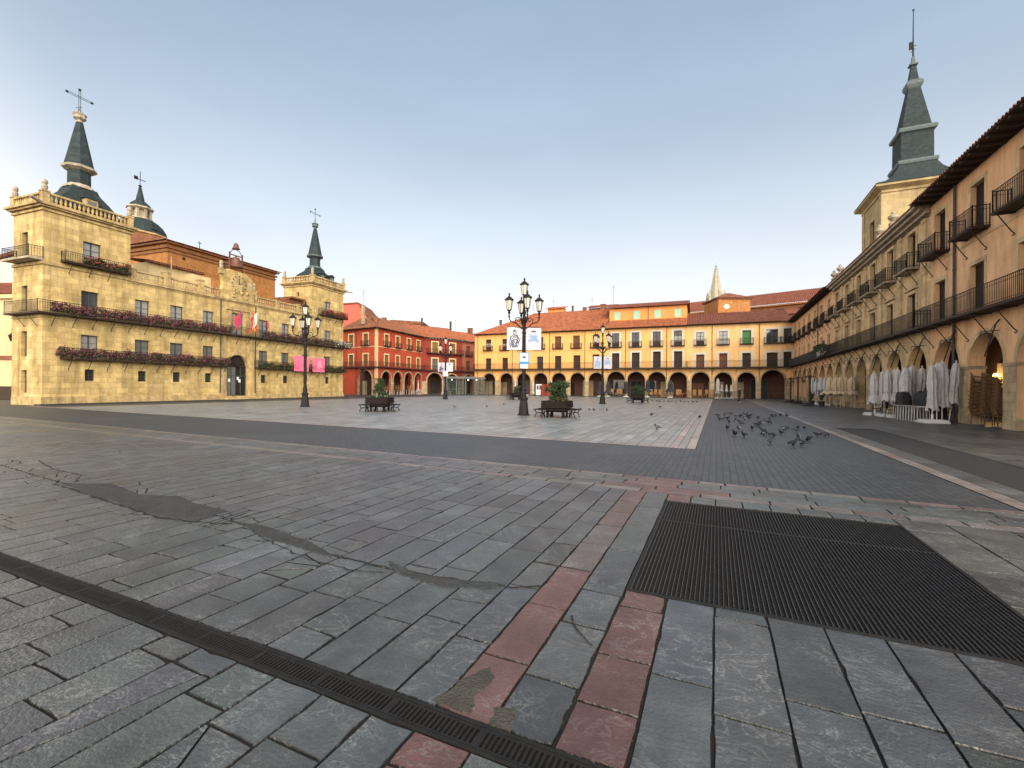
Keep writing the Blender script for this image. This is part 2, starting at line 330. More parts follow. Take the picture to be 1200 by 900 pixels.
def clean(p):
    q = []
    for a in p:
        if not q or math.hypot(a[0]-q[-1][0], a[1]-q[-1][1]) > .004: q.append(a)
    if len(q) > 1 and math.hypot(q[0][0]-q[-1][0], q[0][1]-q[-1][1]) < .004: q.pop()
    return q
CRACK = [(-15.5, 4.3), (-12.74, 3.93), (-9.71, 3.66), (-7.34, 3.68), (-5.52, 3.54), (-4.65, 3.41), (-3.4, 3.2), (-2.66, 3.17), (-2.06, 3.2), (-1.48, 3.29), (-1.2, 3.42)]
def crackdist(x, y):
    best = 9
    for (a, b), (c, d) in zip(CRACK, CRACK[1:]):
        t = max(0, min(1, ((x-a)*(c-a)+(y-b)*(d-b))/((c-a)**2+(d-b)**2)))
        best = min(best, math.hypot(x-a-t*(c-a), y-b-t*(d-b)))
    return best
RS = random.Random(3)
def emit(mb, poly, col, gap, near, z=0.0):
    poly = clean(inset(poly, gap/2*(RS.uniform(.7, 1.7) if near else 1)))
    if len(poly) < 3 or area(poly) < .0015: return
    if not near:
        mb.col = col; mb.face([(x, y, z) for x, y in poly]); return
    if area(poly) > .03 and max(p[1] for p in poly) < 8.5 and min(p[0] for p in poly) > -9:     # worn, chipped edges
        q = []
        cxy = (sum(p[0] for p in poly)/len(poly), sum(p[1] for p in poly)/len(poly))
        for i in range(len(poly)):
            a, b = poly[i], poly[(i+1) % len(poly)]; L = math.hypot(b[0]-a[0], b[1]-a[1]); m_ = max(1, int(L/.09))
            for j in range(m_):
                x, y = a[0]+(b[0]-a[0])*j/m_, a[1]+(b[1]-a[1])*j/m_; d = math.hypot(cxy[0]-x, cxy[1]-y)+1e-6
                e = abs(RS.gauss(0, .0035))+(RS.uniform(.006, .018) if RS.random() < (.12 if j == 0 else .03) else 0); q.append((x+(cxy[0]-x)/d*e, y+(cxy[1]-y)/d*e))
        poly = q
        top = [(x+(cxy[0]-x)*.004/(math.hypot(cxy[0]-x, cxy[1]-y)+1e-6), y+(cxy[1]-y)*.004/(math.hypot(cxy[0]-x, cxy[1]-y)+1e-6)) for x, y in poly]
    else: top = clean(inset(poly, .004))
    tx, ty = RS.gauss(0, .0022), RS.gauss(0, .0022); cx = sum(p[0] for p in poly)/len(poly); cy = sum(p[1] for p in poly)/len(poly); dz = RS.gauss(0, .0009)
    h = lambda p: z+dz+tx*(p[0]-cx)+ty*(p[1]-cy)
    mb.col = col
    if len(top) != len(poly):
        mb.face([(p[0], p[1], h(p)) for p in poly]); return
    n = len(poly)
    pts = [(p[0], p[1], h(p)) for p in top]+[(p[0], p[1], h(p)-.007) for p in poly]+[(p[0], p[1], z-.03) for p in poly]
    mb.idx(pts[:n], [tuple(range(n))]); mb.col = tuple(c*.28 for c in col)  # edge and side faces painted darker: joint dirt, and cuts the light they catch
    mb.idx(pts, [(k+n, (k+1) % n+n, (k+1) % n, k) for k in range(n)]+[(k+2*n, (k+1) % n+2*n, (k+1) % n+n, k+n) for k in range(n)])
def slab(mb, poly, col, gap, near, crack=0.0):
    pieces = [poly]
    cx = sum(p[0] for p in poly)/len(poly); cy = sum(p[1] for p in poly)/len(poly)
    if near:
        dc = crackdist(cx, cy); cuts = 0; g2 = gap
        if dc < (.25 if cx < -3.5 else .14) and cx < -1.4: cuts = RS.choice((1, 2, 2, 3)); g2 = gap*1.7
        elif dc < .5 and cx < -1.4: cuts = RS.choice((0, 0, 0, 1))
        elif RS.random() < crack: cuts = 1
        for _ in range(cuts):
            nx = []
            for p in pieces:
                x = sum(q[0] for q in p)/len(p)+RS.uniform(-.05, .05); y = sum(q[1] for q in p)/len(p)+RS.uniform(-.12, .12)
                a = RS.uniform(-.6, .6)+(pi/2 if RS.random() < .75 else 0); n_ = (cos(a), sin(a))
                A, B = clip(p, (x, y), n_), clip(p, (x, y), (-n_[0], -n_[1]))
                nx += [q for q in (A, B) if len(q) > 2]
            pieces = nx
        for p in pieces:
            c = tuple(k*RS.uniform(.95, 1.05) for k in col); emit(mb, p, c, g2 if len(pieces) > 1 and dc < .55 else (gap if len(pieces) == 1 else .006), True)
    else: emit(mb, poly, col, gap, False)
def grey():
    k = RS.gauss(1, .13); k = max(.68, min(1.38, k)); w = RS.gauss(-.008, .007)
    return (k*(1+w), k, k*(1-w))
def stripA(y):
    k = RS.uniform(.82, 1.1)
    return (1.75*k, .80*k, .66*k) if y < 3.5 else ((1.6*k, 1.27*k, 1.13*k) if y < 5.1 else RS.choice(((1.75*k, .85*k, .72*k), (1.7*k, 1.0*k, .86*k))))
def redc():
    k = RS.uniform(.8, 1.15); return (1.7*k, .76*k, .64*k)
def pinkc():
    k = RS.uniform(1.15, 1.55); return (1.55*k, 1.2*k, 1.06*k) if RS.random() < .75 else (1.5*k, 1.0*k, .88*k)
def row(mb, xa, xb, y0, y1, l0, l1, colf, gap, near, clips=(), crack=.1, slope=0.0):
    y = y0-RS.uniform(0, l0)
    while y < y1:
        L = RS.uniform(l0, l1); a, b = max(y, y0), min(y+L, y1); y += L
        if b-a < .02: continue
        j1, j2 = RS.gauss(0, .012), RS.gauss(0, .012)
        p = [(xa, a+slope*xa), (xb, a+slope*xb), (xb, b+slope*xb), (xa, b+slope*xa)]
        for c in clips:
            p = clip(p, *c)
            if len(p) < 3: break
        if len(p) >= 3: slab(mb, p, colf(p[0][1]) if colf is stripA else colf(), gap, near, crack)
def lowline(x): return 8.38-.043*x
BL = ((0, 8.38), (.043, 1.0))          # keep below the lower edge of the dark band
DR0, DR1 = 1.735, 1.905                # drain channel
pav = MB()
def xrows(x0, x1, p, j):
    xs = [x0]
    while xs[-1] < x1-.05: xs.append(min(x1, xs[-1]+p*RS.uniform(1-j, 1+j)))
    return xs
SA0, SA1, SB0, SB1 = -1.27, -.97, -.65, -.33
GX0, GX1, GY0, GY1 = -.645, 1.985, 3.63, 6.72
B2 = lambda x: lowline(x)-1.22       # second pale line
def seg(xa, xb, ranges, l0, l1, colf, near=True, crack=.05):
    for y0, y1 in ranges: row(pav, xa, xb, y0, y1, l0, l1, colf, .0072, near, crack=crack)
def fore(xa, xb, colf, l0, l1):
    xm = (xa+xb)/2; top = B2(xm); inG = GX0-.01 < xm < GX1
    rg = [(-3, DR0), (DR1, GY0 if inG else top)]
    if inG: rg.append((GY1+.06, top))
    seg(xa, xb, rg, l0, l1, colf)
for a, b in zip(*(lambda q: (q, q[1:]))(xrows(-17.0, SA0, .335, .08))): fore(a, b, grey, .42, 1.0)
fore(SA0, SA1, stripA, .38, .75); fore(SA1, SB0, grey, .5, 1.0); fore(SB0, SB1, redc, .45, .8)
for a, b in zip(*(lambda q: (q, q[1:]))(xrows(SB1, GX1, .33, .03))): fore(a, b, grey, .6, 1.1)
brn = lambda: tuple(a*b for a, b in zip(grey(), (1.0, .93, .84)))
for a, b in zip(*(lambda q: (q, q[1:]))(xrows(GX1, 10.6, .52, .08))): fore(a, b, brn, .7, 1.3)
# the border of three courses along the band: pale line, grey course, pale line
def course(ya, yb, colf, l0, l1, x0=-34, x1=10.6):
    x = x0
    while x < x1:
        L = RS.uniform(l0, l1); a, b = x, min(x+L, x1); x += L
        p = [(a, lowline(a)+ya), (b, lowline(b)+ya), (b, lowline(b)+yb), (a, lowline(a)+yb)]
        c = colf()
        if SA0-.15 < (a+b)/2 < SA1+.1 or SB0-.1 < (a+b)/2 < SB1+.1: c = redc()
        slab(pav, p, c, .0085, b > -18, .08)
course(-.20, 0, pinkc, .4, .9); course(-.46, -.20, grey, .5, 1.0); course(-.72, -.46, grey, .5, 1.1); course(-.98, -.72, grey, .5, 1.1); course(-1.22, -.98, pinkc, .4, .9)
# far left of the foreground field
for a, b in zip(*(lambda q: (q, q[1:]))(xrows(-34, -17.0, .36, .1))): row(pav, a, b, -2, B2((a+b)/2), .7, 1.5, grey, .012, False)
# middle field beyond the band
UP = lambda x: 12.72-.05*x
lite = lambda: tuple(a*b*3.3 for a, b in zip(grey(), (1.06, 1.0, .93)))  # pale slabs, with the low-angle sky sheen also put into the colour
xs = xrows(-40.5, -1.16, .36, .1)
def notch(a, b, ys, y1, colf, l0, l1): row(pav, a, b, ys, y1, l0, l1, colf, .012, False)
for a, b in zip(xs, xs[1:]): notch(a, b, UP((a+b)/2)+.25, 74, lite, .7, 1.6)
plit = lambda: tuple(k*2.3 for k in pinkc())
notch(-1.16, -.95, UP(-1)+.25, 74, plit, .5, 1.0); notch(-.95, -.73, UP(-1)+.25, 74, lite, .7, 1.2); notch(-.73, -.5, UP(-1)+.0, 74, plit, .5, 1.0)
x = -44
while x < -.75:
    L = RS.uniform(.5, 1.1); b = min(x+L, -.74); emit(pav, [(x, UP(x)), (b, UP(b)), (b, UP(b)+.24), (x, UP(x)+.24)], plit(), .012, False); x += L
# right field by the arcade
brn2 = lambda: tuple(a*b*1.1 for a, b in zip(grey(), (1.02, .97, .92)))
row(pav, 3.72, 4.0, 8.3, 78, .6, 1.2, lambda: tuple(k*.62 for k in plit()), .012, False)
for a, b in zip(*(lambda q: (q, q[1:]))(xrows(4.0, 4.42, .42, .0))): row(pav, a, b, 8.25, 78, .7, 1.4, brn2, .012, False)
for a, b in zip(*(lambda q: (q, q[1:]))(xrows(5.75, 16.0, .6, .1))): row(pav, a, b, 8.2 if a < 10.2 else 6.5, 79, .8, 1.6, brn2, .012, False)
row(pav, 4.42, 5.75, 22.5, 78, .8, 1.6, brn2, .012, False)
# strip along the far arcade and under it
for a, b in zip(*(lambda q: (q, q[1:]))(xrows(-50, 3.7, .8, .1))): row(pav, a, b, 74, 86, .8, 1.6, brn2, .012, False)
struct(pav.build('pavement', 'slab'))
jb = MB(); jb.face([(-50, -3, -.012), (16, -3, -.012), (16, 88, -.012), (-50, 88, -.012)]); struct(jb.build('pavement_bed', 'joint'))
bd = MB(); bd.face([(x, y, -.004) for x, y in ((-46, lowline(-46)), (3.7, lowline(3.7)), (3.7, UP(3.7)), (-.5, UP(-.5)), (-46, UP(-46)))])
bd.face([(x, y, -.004) for x, y in ((-.5, UP(-.5)), (3.7, UP(3.7)), (3.7, 74), (-.5, 74))]); bd.face([(x, y, -.008) for x, y in ((-56, 8), (-40.5, 8), (-40.5, 74), (-56, 74))]); struct(bd.build('road', 'sett'))
pd = MB(); pd.face([(x, y, -.004) for x, y in ((4.43, 8.22), (5.74, 8.2), (5.74, 22.4), (4.43, 22.4))]); struct(pd.build('path', 'patchdark'))
# mended crack: tan and grey cement poured between the broken slabs
def patch(pts, name, m, z=.007):
    pts = [Vector((*p, 0)) for p in pts]; n = len(pts); out = []
    for i in range(n):
        a, b = pts[i], pts[(i+1) % n]; k = max(1, int((b-a).length/.03))
        for j in range(k):
            q = a.lerp(b, j/k); out.append((q.x+RS.uniform(-.011, .011), q.y+RS.uniform(-.011, .011)))
    if area(out) < 0: out = out[::-1]
    mb = MB(); mb.flat(out, -.02, z); o = mb.build(name, m); o['kind'] = 'structure'; return o
patch([(-9.54, 3.6), (-8.87, 3.56), (-8.4, 3.42), (-7.6, 3.4), (-7.07, 3.32), (-6.15, 3.24), (-5.56, 3.33), (-5.66, 3.74), (-6.4, 3.78), (-6.97, 3.92), (-7.57, 3.74), (-8.3, 3.86), (-8.83, 3.95)], 'pavement_patch', 'cement')
patch([(-5.01, 3.49), (-4.5, 3.3), (-3.76, 3.2), (-3.25, 3.14), (-3.5, 3.27), (-3.8, 3.36), (-4.08, 3.41), (-4.7, 3.52)], 'pavement_patch', 'cement')
patch([(-2.72, 3.3), (-2.5, 3.13), (-2.34, 3.1), (-1.97, 3.06), (-1.63, 3.2), (-1.56, 3.33), (-1.91, 3.22), (-2.31, 3.18)], 'pavement_patch', 'cement')
patch([(-1.30, 1.93), (-1.26, 2.12), (-1.17, 2.3), (-1.10, 2.22), (-1.13, 2.05), (-1.09, 1.93)], 'pavement_patch', 'cement2', .003)
patch([(-.97, 1.91), (-.99, 2.02), (-.9, 2.07), (-.86, 1.91)], 'pavement_patch', 'cement2', .003)
# kerb at the foot of the town hall and the low step along the far arcade
def jag_line(pts, w, name):          # open crack between broken slabs, dirt filled
    mb = MB(); L = []; Rr = []
    for (a, b) in zip(pts, pts[1:]):
        a, b = Vector((*a, 0)), Vector((*b, 0)); d = (b-a).normalized(); nn = Vector((-d.y, d.x, 0)); k = max(2, int((b-a).length/.07))
        for j in range(k):
            q = a.lerp(b, j/k)+nn*RS.gauss(0, .011); ww = w*RS.uniform(.25, 1.2); L.append(q+nn*ww); Rr.append(q-nn*ww)
    for i in range(len(L)-1): mb.face([(*Rr[i][:2], .0055), (*Rr[i+1][:2], .0055), (*L[i+1][:2], .0055), (*L[i][:2], .0055)])
    o = mb.build(name, 'joint'); o['kind'] = 'structure'; return o
jag_line(CRACK, .012, 'pavement_crack')
jag_line([(-9.6, 3.55), (-8.8, 3.5), (-7.9, 3.38), (-7.0, 3.29), (-6.1, 3.2), (-5.5, 3.28), (-5.0, 3.42)], .02, 'pavement_crack')
jag_line([(-12.8, 4.5), (-11.2, 4.15), (-10.1, 4.1), (-9.4, 3.72)], .015, 'pavement_crack')
jag_line([(-4.9, 3.45), (-4.2, 3.2), (-3.4, 3.02), (-2.9, 3.0), (-2.5, 3.1)], .009, 'pavement_crack')
jag_line([(-.93, 3.05), (-.84, 2.9), (-.72, 2.78), (-.66, 2.72)], .006, 'pavement_crack')
# drain channel: slotted iron covers
dr = thing('drain_channel', 'long slotted iron drain channel crossing the foreground paving', 'drain', (0, (DR0+DR1)/2, 0))
fr = MB(); hw = (DR1-DR0)/2-.004
for sgn in (-1, 1): fr.box(-17, sgn*hw, -.05, 8, sgn*(hw-.016), .003)
fr.box(-17, -hw, -.09, 8, hw, -.06); fr.build('frame', 'iron', dr); b = MB(); b.box(-17, -hw+.018, -.059, 8, hw-.018, -.05); b.build('channel_bed', 'pitblack', dr)
gr = MB(); x = -17.0
while x < 8:
    near = -8 < x < 2; st = .0265
    gr.box(x, -hw+.02, -.03, x+.0125, hw-.02, .001); x += st
    if int(x/.5) != int((x-st)/.5): gr.box(x+.0, -hw+.02, -.03, x+.03, hw-.02, .0015)
for s in (-1, 1): gr.box(-17, s*(hw-.02), -.03, 8, s*(hw-.034), .0005)
gr.build('slotted_cover', 'iron', dr)
# large open ventilation grating
ga = thing('ventilation_grating', 'large black metal grating laid in two panels in the paving', 'grating', ((GX0+GX1)/2, (GY0+GY1)/2, 0))
gw, gh = (GX1-GX0)/2, (GY1-GY0)/2
f = MB()
for s in (-1, 1): f.box(-gw, s*gh, -.04, gw, s*(gh-.03), .006); f.box(s*gw, -gh+.03, -.04, s*(gw-.03), gh-.03, .006)
f.box(-gw+.03, .55, -.04, gw-.03, .58, .004); f.build('frame', 'iron', ga)
pit = MB(); pit.face([(-gw, -gh, -.028), (gw, -gh, -.028), (gw, gh, -.028), (-gw, gh, -.028)]); pit.build('pit', 'pitblack', ga)
for y0, y1 in ((-gh+.03, .55), (.58, gh-.03)):
    p = MB(); x = -gw+.03
    while x < gw-.03: p.box(x, y0, -.026, x+.0042, y1, .004); x += .0335
    gp = p.build('grating_panel', 'gratebar', ga); p = MB(); y = y0+.012
    while y < y1: p.box(-gw+.03, y, -.026, gw-.03, y+.004, -.008); y += .0335
    p.build('cross_bars', 'iron', gp)
# ================================================================== building kit (local frame: x along the front, y into the house, z up)
def arch_top(x, c, r, zs): return zs+math.sqrt(max(0, r*r-(x-c)**2))
def wall(mb, x0, x1, z0, z1, rects=(), arches=(), th=.35, y=0.0, soffit=True):
    """front sheet with real openings: rects (a,b,za,zb), arches (c,r,spring,base)"""
    br = {x0, x1}; N = 14
    for a, b, _, _ in rects: br |= {max(x0, a), min(x1, b)}
    for c, r, zs, zb in arches:
        for k in range(N+1):
            q = c-r*cos(pi*k/N)
            if x0 <= q <= x1: br.add(round(q, 5))
    xs = sorted(br)
    for a, b in zip(xs, xs[1:]):
        if b-a < 1e-4: continue
        m = (a+b)/2; iv = []
        for ra, rb, za, zb in rects:
            if ra < m < rb: iv.append((za, za, zb, zb))
        for c, r, zs, zb in arches:
            if c-r < m < c+r: iv.append((zb, zb, arch_top(a, c, r, zs), arch_top(b, c, r, zs)))
        iv.sort(); la = lb = z0
        for ba, bb, ta, tb in iv:
            if ba > la+1e-4 or bb > lb+1e-4: mb.face([(a, y, la), (b, y, lb), (b, y, bb), (a, y, ba)])
            la, lb = ta, tb
        if la < z1-1e-4: mb.face([(a, y, la), (b, y, lb), (b, y, z1), (a, y, z1)])
    for a, b, za, zb in rects:
        mb.face([(a, y, za), (a, y, zb), (a, y+th, zb), (a, y+th, za)]); mb.face([(b, y, zb), (b, y, za), (b, y+th, za), (b, y+th, zb)])
        mb.face([(a, y, zb), (b, y, zb), (b, y+th, zb), (a, y+th, zb)])
        if za > z0+.01: mb.face([(b, y, za), (a, y, za), (a, y+th, za), (b, y+th, za)])
    for c, r, zs, zb in arches:
        pr = [(c-r, zb)]+[(c-r*cos(pi*k/N), zs+r*sin(pi*k/N)) for k in range(N+1)]+[(c+r, zb)]
        for (ax, az), (bx, bz) in zip(pr, pr[1:]): mb.face([(ax, y, az), (bx, y, bz), (bx, y+th, bz), (ax, y+th, az)])
def archivolt(mb, c, r, zs, w=.28, proud=.03, N=14):
    P = lambda rr, k, yy: (c-rr*cos(pi*k/N), yy, zs+rr*sin(pi*k/N))
    for k in range(N):
        mb.face([P(r+.002, k, -proud), P(r+.002, k+1, -proud), P(r+w, k+1, -proud), P(r+w, k, -proud)])
        mb.face([P(r+w, k, -proud), P(r+w, k+1, -proud), P(r+w, k+1, .01), P(r+w, k, .01)])
        mb.face([P(r+.002, k+1, -proud), P(r+.002, k, -proud), P(r+.002, k, .02), P(r+.002, k+1, .02)])
def window(par, c, w, z0, z1, y, style, rng=random):
    x0, x1 = c-w/2+.002, c+w/2-.002; f = MB(); t = .055
    f.box(x0, y, z0, x0+t, y+.07, z1); f.box(x1-t, y, z0, x1, y+.07, z1); f.box(x0+t, y, z1-t, x1-t, y+.07, z1); f.box(x0+t, y, z0, x1-t, y+.07, z0+t)
    p = MB()
    if style in ('brownsh', 'darksh', 'olive'):
        f.box(c-.03, y+.003, z0+t, c+.03, y+.067, z1-t)
        for a, b in ((x0+t, c-.03), (c+.03, x1-t)):
            f.box(a, y+.008, (z0+z1)/2-.05, b, y+.06, (z0+z1)/2+.05)
            z = z0+t+.02
            while z < z1-t-.06:
                p.idx([(a, y+.05, z+.07), (b, y+.05, z+.07), (b, y+.02, z), (a, y+.02, z), (a, y+.055, z), (b, y+.055, z)], [(0, 3, 2, 1), (3, 4, 5, 2)]); z += .078
        p.face([(x0, y+.06, z0), (x1, y+.06, z0), (x1, y+.06, z1), (x0, y+.06, z1)])
        o = f.build('shutter', style, par); p.build('slats', style, o); return o
    if style in ('greensh', 'mint'):
        z = z0+t
        while z < z1-t: p.box(x0+t, y+.03, z, x1-t, y+.05, z+.05); z += .058
        p.face([(x0, y+.06, z0), (x1, y+.06, z0), (x1, y+.06, z1), (x0, y+.06, z1)])
        o = f.build('window', 'white' if style == 'mint' else 'frame', par); p.build('blind', style, o); return o
    nz = 3 if z1-z0 > 1.2 else 2
    f.box(c-.045, y-.004, z0+t, c+.045, y+.066, z1-t)
    for k in range(1, nz):
        z = z0+(z1-z0)*k/nz
        f.box(x0+t, y+.01, z-.018, c-.045, y+.055, z+.018); f.box(c+.045, y+.01, z-.018, x1-t, y+.055, z+.018)
    o = f.build('window', 'wood' if style == 'woodglass' else 'frame', par)
    zl = z0+t
    if style == 'woodglass':
        k = MB(); k.box(x0+t, y+.015, z0+t, x1-t, y+.06, z0+.7); k.build('lower_panel', 'wood', o)
        zl = z0+.7
    if style == 'grille':
        p.face([(x0, y+.05, z0), (x1, y+.05, z0), (x1, y+.05, z1), (x0, y+.05, z1)]); p.build('pane', 'glass', o)
        k = MB(); n = 5
        for i in range(n): k.tube([(x0+(i+.5)*(x1-x0)/n, y-.12, z0), (x0+(i+.5)*(x1-x0)/n, y-.12, z1)], .013, 4)
        for i in range(4): k.tube([(x0, y-.13, z0+(i+.5)*(z1-z0)/4), (x1, y-.13, z0+(i+.5)*(z1-z0)/4)], .013, 4)
        k.build('iron_grille', 'iron', o); return o
    p.face([(x0+t, y+.045, zl), (x1-t, y+.045, zl), (x1-t, y+.045, z1-t), (x0+t, y+.045, z1-t)])
    pm = {'glass': 'glass', 'woodglass': 'glass', 'curtain': 'curtain', 'greyglass': 'greyglass'}[style]
    p.build('pane', pm, o)
    if style == 'woodglass' and rng.random() < .5:
        k = MB(); h = zl+(z1-zl)*rng.choice((.35, .5)); k.face([(x0+t, y+.0425, zl), (x1-t, y+.0425, zl), (x1-t, y+.0425, h), (x0+t, y+.0425, h)]); k.build('curtain', 'curtain', o)
    return o
def railing(mb, pts, z0, z1, step=.13, r=.009, mid=True, posts=True):
    """iron railing along a polyline of (x,y)"""
    for (ax, ay), (bx, by) in zip(pts, pts[1:]):
        L = math.hypot(bx-ax, by-ay); n = max(1, int(L/step))
        dx, dy = (bx-ax)/L, (by-ay)/L
        for z, rr in ((z1, .022), (z0+.08, .014))+(((z1-.16, .012),) if mid else ()):
            mb.tube([(ax, ay, z), (bx, by, z)], rr, 4, False)
        for k in range(n+1):
            x, y = ax+(bx-ax)*k/n, ay+(by-ay)*k/n
            if k == 0 or k == n: mb.box(x-.018, y-.018, z0, x+.018, y+.018, z1+.06)
            else: mb.box(x-r, y-r, z0, x+r, y+r, z1)
def brace(mb, x, prot, zt, drop, r=.022):
    mb.tube([(x, -prot+.06, zt), (x, -.12, zt-drop+.1), (x, -.03, zt-drop), (x, -.06, zt-drop-.08), (x, -.11, zt-drop-.05)], r, 5)
    mb.box(x-.025, -prot, zt-.04, x+.025, -.0, zt)
def tiles(mb, x0, x1, y0, z0, y1, z1, hipl=0, hipr=0, per=.26, amp=.05, k=5, rows=None):
    L = math.hypot(y1-y0, z1-z0); ny, nz = -(z1-z0)/L, (y1-y0)/L
    rows = rows or max(2, min(14, int(L/.8))); n = int((x1-x0)/per*k); step = (x1-x0)/n
    base = []
    for i in range(n+1):
        x = x0+i*step; tm = 1.0
        if hipl: tm = min(tm, (x-x0)/hipl)
        if hipr: tm = min(tm, (x1-x)/hipr)
        h = amp*math.sin(2*pi*i/k)+RS.gauss(0, .006)
        for j in range(rows+1):
            t = tm*j/rows; e = .02 if j % 2 else 0
            base.append((x, y0+(y1-y0)*t+ny*(h+e), z0+(z1-z0)*t+nz*(h+e)))
    R1 = rows+1
    mb.idx(base, [(i*R1+j, (i+1)*R1+j, (i+1)*R1+j+1, i*R1+j+1) for i in range(n) for j in range(rows)])
def eaves(par, x0, x1, z, over=.75, step=.6, mat='wood', rw=.11, ends=True):
    e = MB(); e.box(x0, -over, z+.12, x1, .25, z+.16)
    e.build('eave_board', mat, par)
    x = x0+step/2
    while x < x1: r = MB(); r.box(x-rw/2, -over+.05, z-.0, x+rw/2, .2, z+.117); r.build('rafter_tail', mat, par); x += step
def small_balcony(par, c, w, z, prot=.6, h=.95, slab='rail', drop=.75, braces=2, step=.12):
    s = MB(); s.box(c-w/2, -prot, z, c+w/2, 0, z+.09); s.box(c-w/2-.03, -prot-.03, z+.05, c+w/2+.03, -.0, z+.1); b = s.build('balcony', slab, par)
    r = MB(); railing(r, [(c-w/2+.03, -.02), (c-w/2+.03, -prot+.03), (c+w/2-.03, -prot+.03), (c+w/2-.03, -.02)], z+.1, z+h, step); r.build('balcony_railing', 'rail', b)
    if braces:
        for s_ in (-1, 1): k = MB(); brace(k, c+s_*(w/2-.25), prot, z, drop); k.build('balcony_bracket', 'rail', b)
    return b
def long_balcony(par, x0, x1, z, prot, rail, braces=1.9, slab='wood', drop=.7, ends=(True, True), step=.13, th=.14, railstep=1.0, mid=True):
    s = MB(); s.box(x0, -prot, z, x1, -.003, z+th); b = s.build('balcony', slab, par)
    pts = [(x0+.03, -prot+.04), (x1-.03, -prot+.04)]
    if ends[0]: pts = [(x0+.03, -.02)]+pts
    if ends[1]: pts = pts+[(x1-.03, -.02)]
    r = MB(); railing(r, pts, z+th, rail, step, mid=mid); r.build('balcony_railing', 'rail', b)
    if braces:
        x = x0+.5
        while x < x1-.2: k = MB(); brace(k, x, prot, z, drop); x += braces; k.build('balcony_bracket', 'rail', b)
    return b
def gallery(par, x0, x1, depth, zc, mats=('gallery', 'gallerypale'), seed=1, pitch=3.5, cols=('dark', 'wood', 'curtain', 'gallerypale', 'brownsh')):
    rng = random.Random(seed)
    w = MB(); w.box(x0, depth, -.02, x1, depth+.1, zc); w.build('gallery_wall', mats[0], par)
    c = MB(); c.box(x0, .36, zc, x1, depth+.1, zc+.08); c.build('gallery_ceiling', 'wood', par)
    x = x0+.5
    while x < x1-2.2:
        W_ = rng.uniform(1.5, 2.4); h = rng.uniform(2.4, 3.0); s = MB()
        s.box(x-.1, depth-.06, 0, x, depth-.003, h+.1); s.box(x+W_, depth-.06, 0, x+W_+.1, depth-.003, h+.1); s.box(x, depth-.06, h, x+W_, depth-.003, h+.1); s.box(x+W_*.5-.03, depth-.05, 0, x+W_*.5+.03, depth-.003, h)
        o = s.build('shopfront', rng.choice(('frame', 'wood', 'wood')), par)
        p = MB(); p.face([(x, depth-.02, 0), (x+W_, depth-.02, 0), (x+W_, depth-.02, h), (x, depth-.02, h)]); p.build('shop_pane', rng.choice(('glass', 'dark', 'glass', 'gallerypale', 'brownsh')), o)
        x += W_+rng.uniform(.7, 1.6)
def piers(par, spans, zs, th, mat='pier', base=.45):
    for a, b in spans:
        mb = MB(); mb.box(a-.02, -.028, -.02, b+.02, th+.02, base); mb.box(a+.004, -.022, base, b-.004, th+.012, zs-.14); mb.box(a-.04, -.06, zs-.14, b+.04, th+.04, zs+.0)
        mb.build('arcade_pier', mat, par)
def surround(par, mat, c, w, z0, z1, t=.24, proud=.035, sill=False, hood=False):
    mb = MB()
    a, b = c-w/2, c+w/2
    mb.box(a-t, -proud, z0, a-.003, .02, z1+t); mb.box(b+.003, -proud, z0, b+t, .02, z1+t); mb.box(a-.003, -proud, z1+.003, b+.003, .02, z1+t)
    if sill: mb.box(a-t, -proud-.02, z0-.12, b+t, .02, z0-.003)
    if hood: mb.box(c-.95, -.16, z1+.25, c+.95, 0, z1+.36)
    return mb.build('window_surround', mat, par)
def pipe(par, x, z0, z1, y=-.07, r=.045):
    mb = MB(); mb.tube([(x, y, z0), (x, y, z1)], r, 8)
    z = z0+.8
    while z < z1: mb.tube([(x, y, z), (x, y, z+.06)], r*1.35, 8); z += 2.2
    mb.build('downpipe', 'frame', par)
def antenna(par, x, y, z, h=2.0):
    mb = MB(); mb.tube([(x, y, z-.4), (x, y, z+h)], .025, 5)
    for k in range(3): mb.tube([(x-.35, y-.1, z+h-.12-.25*k), (x+.35, y+.1, z+h-.12-.25*k)], .012, 4)
    mb.build('antenna', 'rail', par)
def chimney(par, x, y, z, h=1.2, w=.5, mat='brickdark'):
    mb = MB(); mb.box(x-w/2, y-w/2, z-1.2, x+w/2, y+w/2, z+h); mb.box(x-w/2-.06, y-w/2-.06, z+h, x+w/2+.06, y+w/2+.06, z+h+.1); mb.build('chimney', mat, par)
def shell(mb, x0, x1, d, z, y0=.36):           # side and back walls
    mb.face([(x0, 0, 4.53), (x0, 0, z), (x0, d, z), (x0, d, 0), (x0, 3.5, 0), (x0, 3.5, 4.53)]); mb.face([(x1, 0, z), (x1, 0, 4.53), (x1, 3.5, 4.53), (x1, 3.5, 0), (x1, d, 0), (x1, d, z)]); mb.face([(x0, d, 0), (x0, d, z), (x1, d, z), (x1, d, 0)])
def frame_at(O, ang, x): return (O[0]+cos(R(ang))*x, O[1]+sin(R(ang))*x, 0)

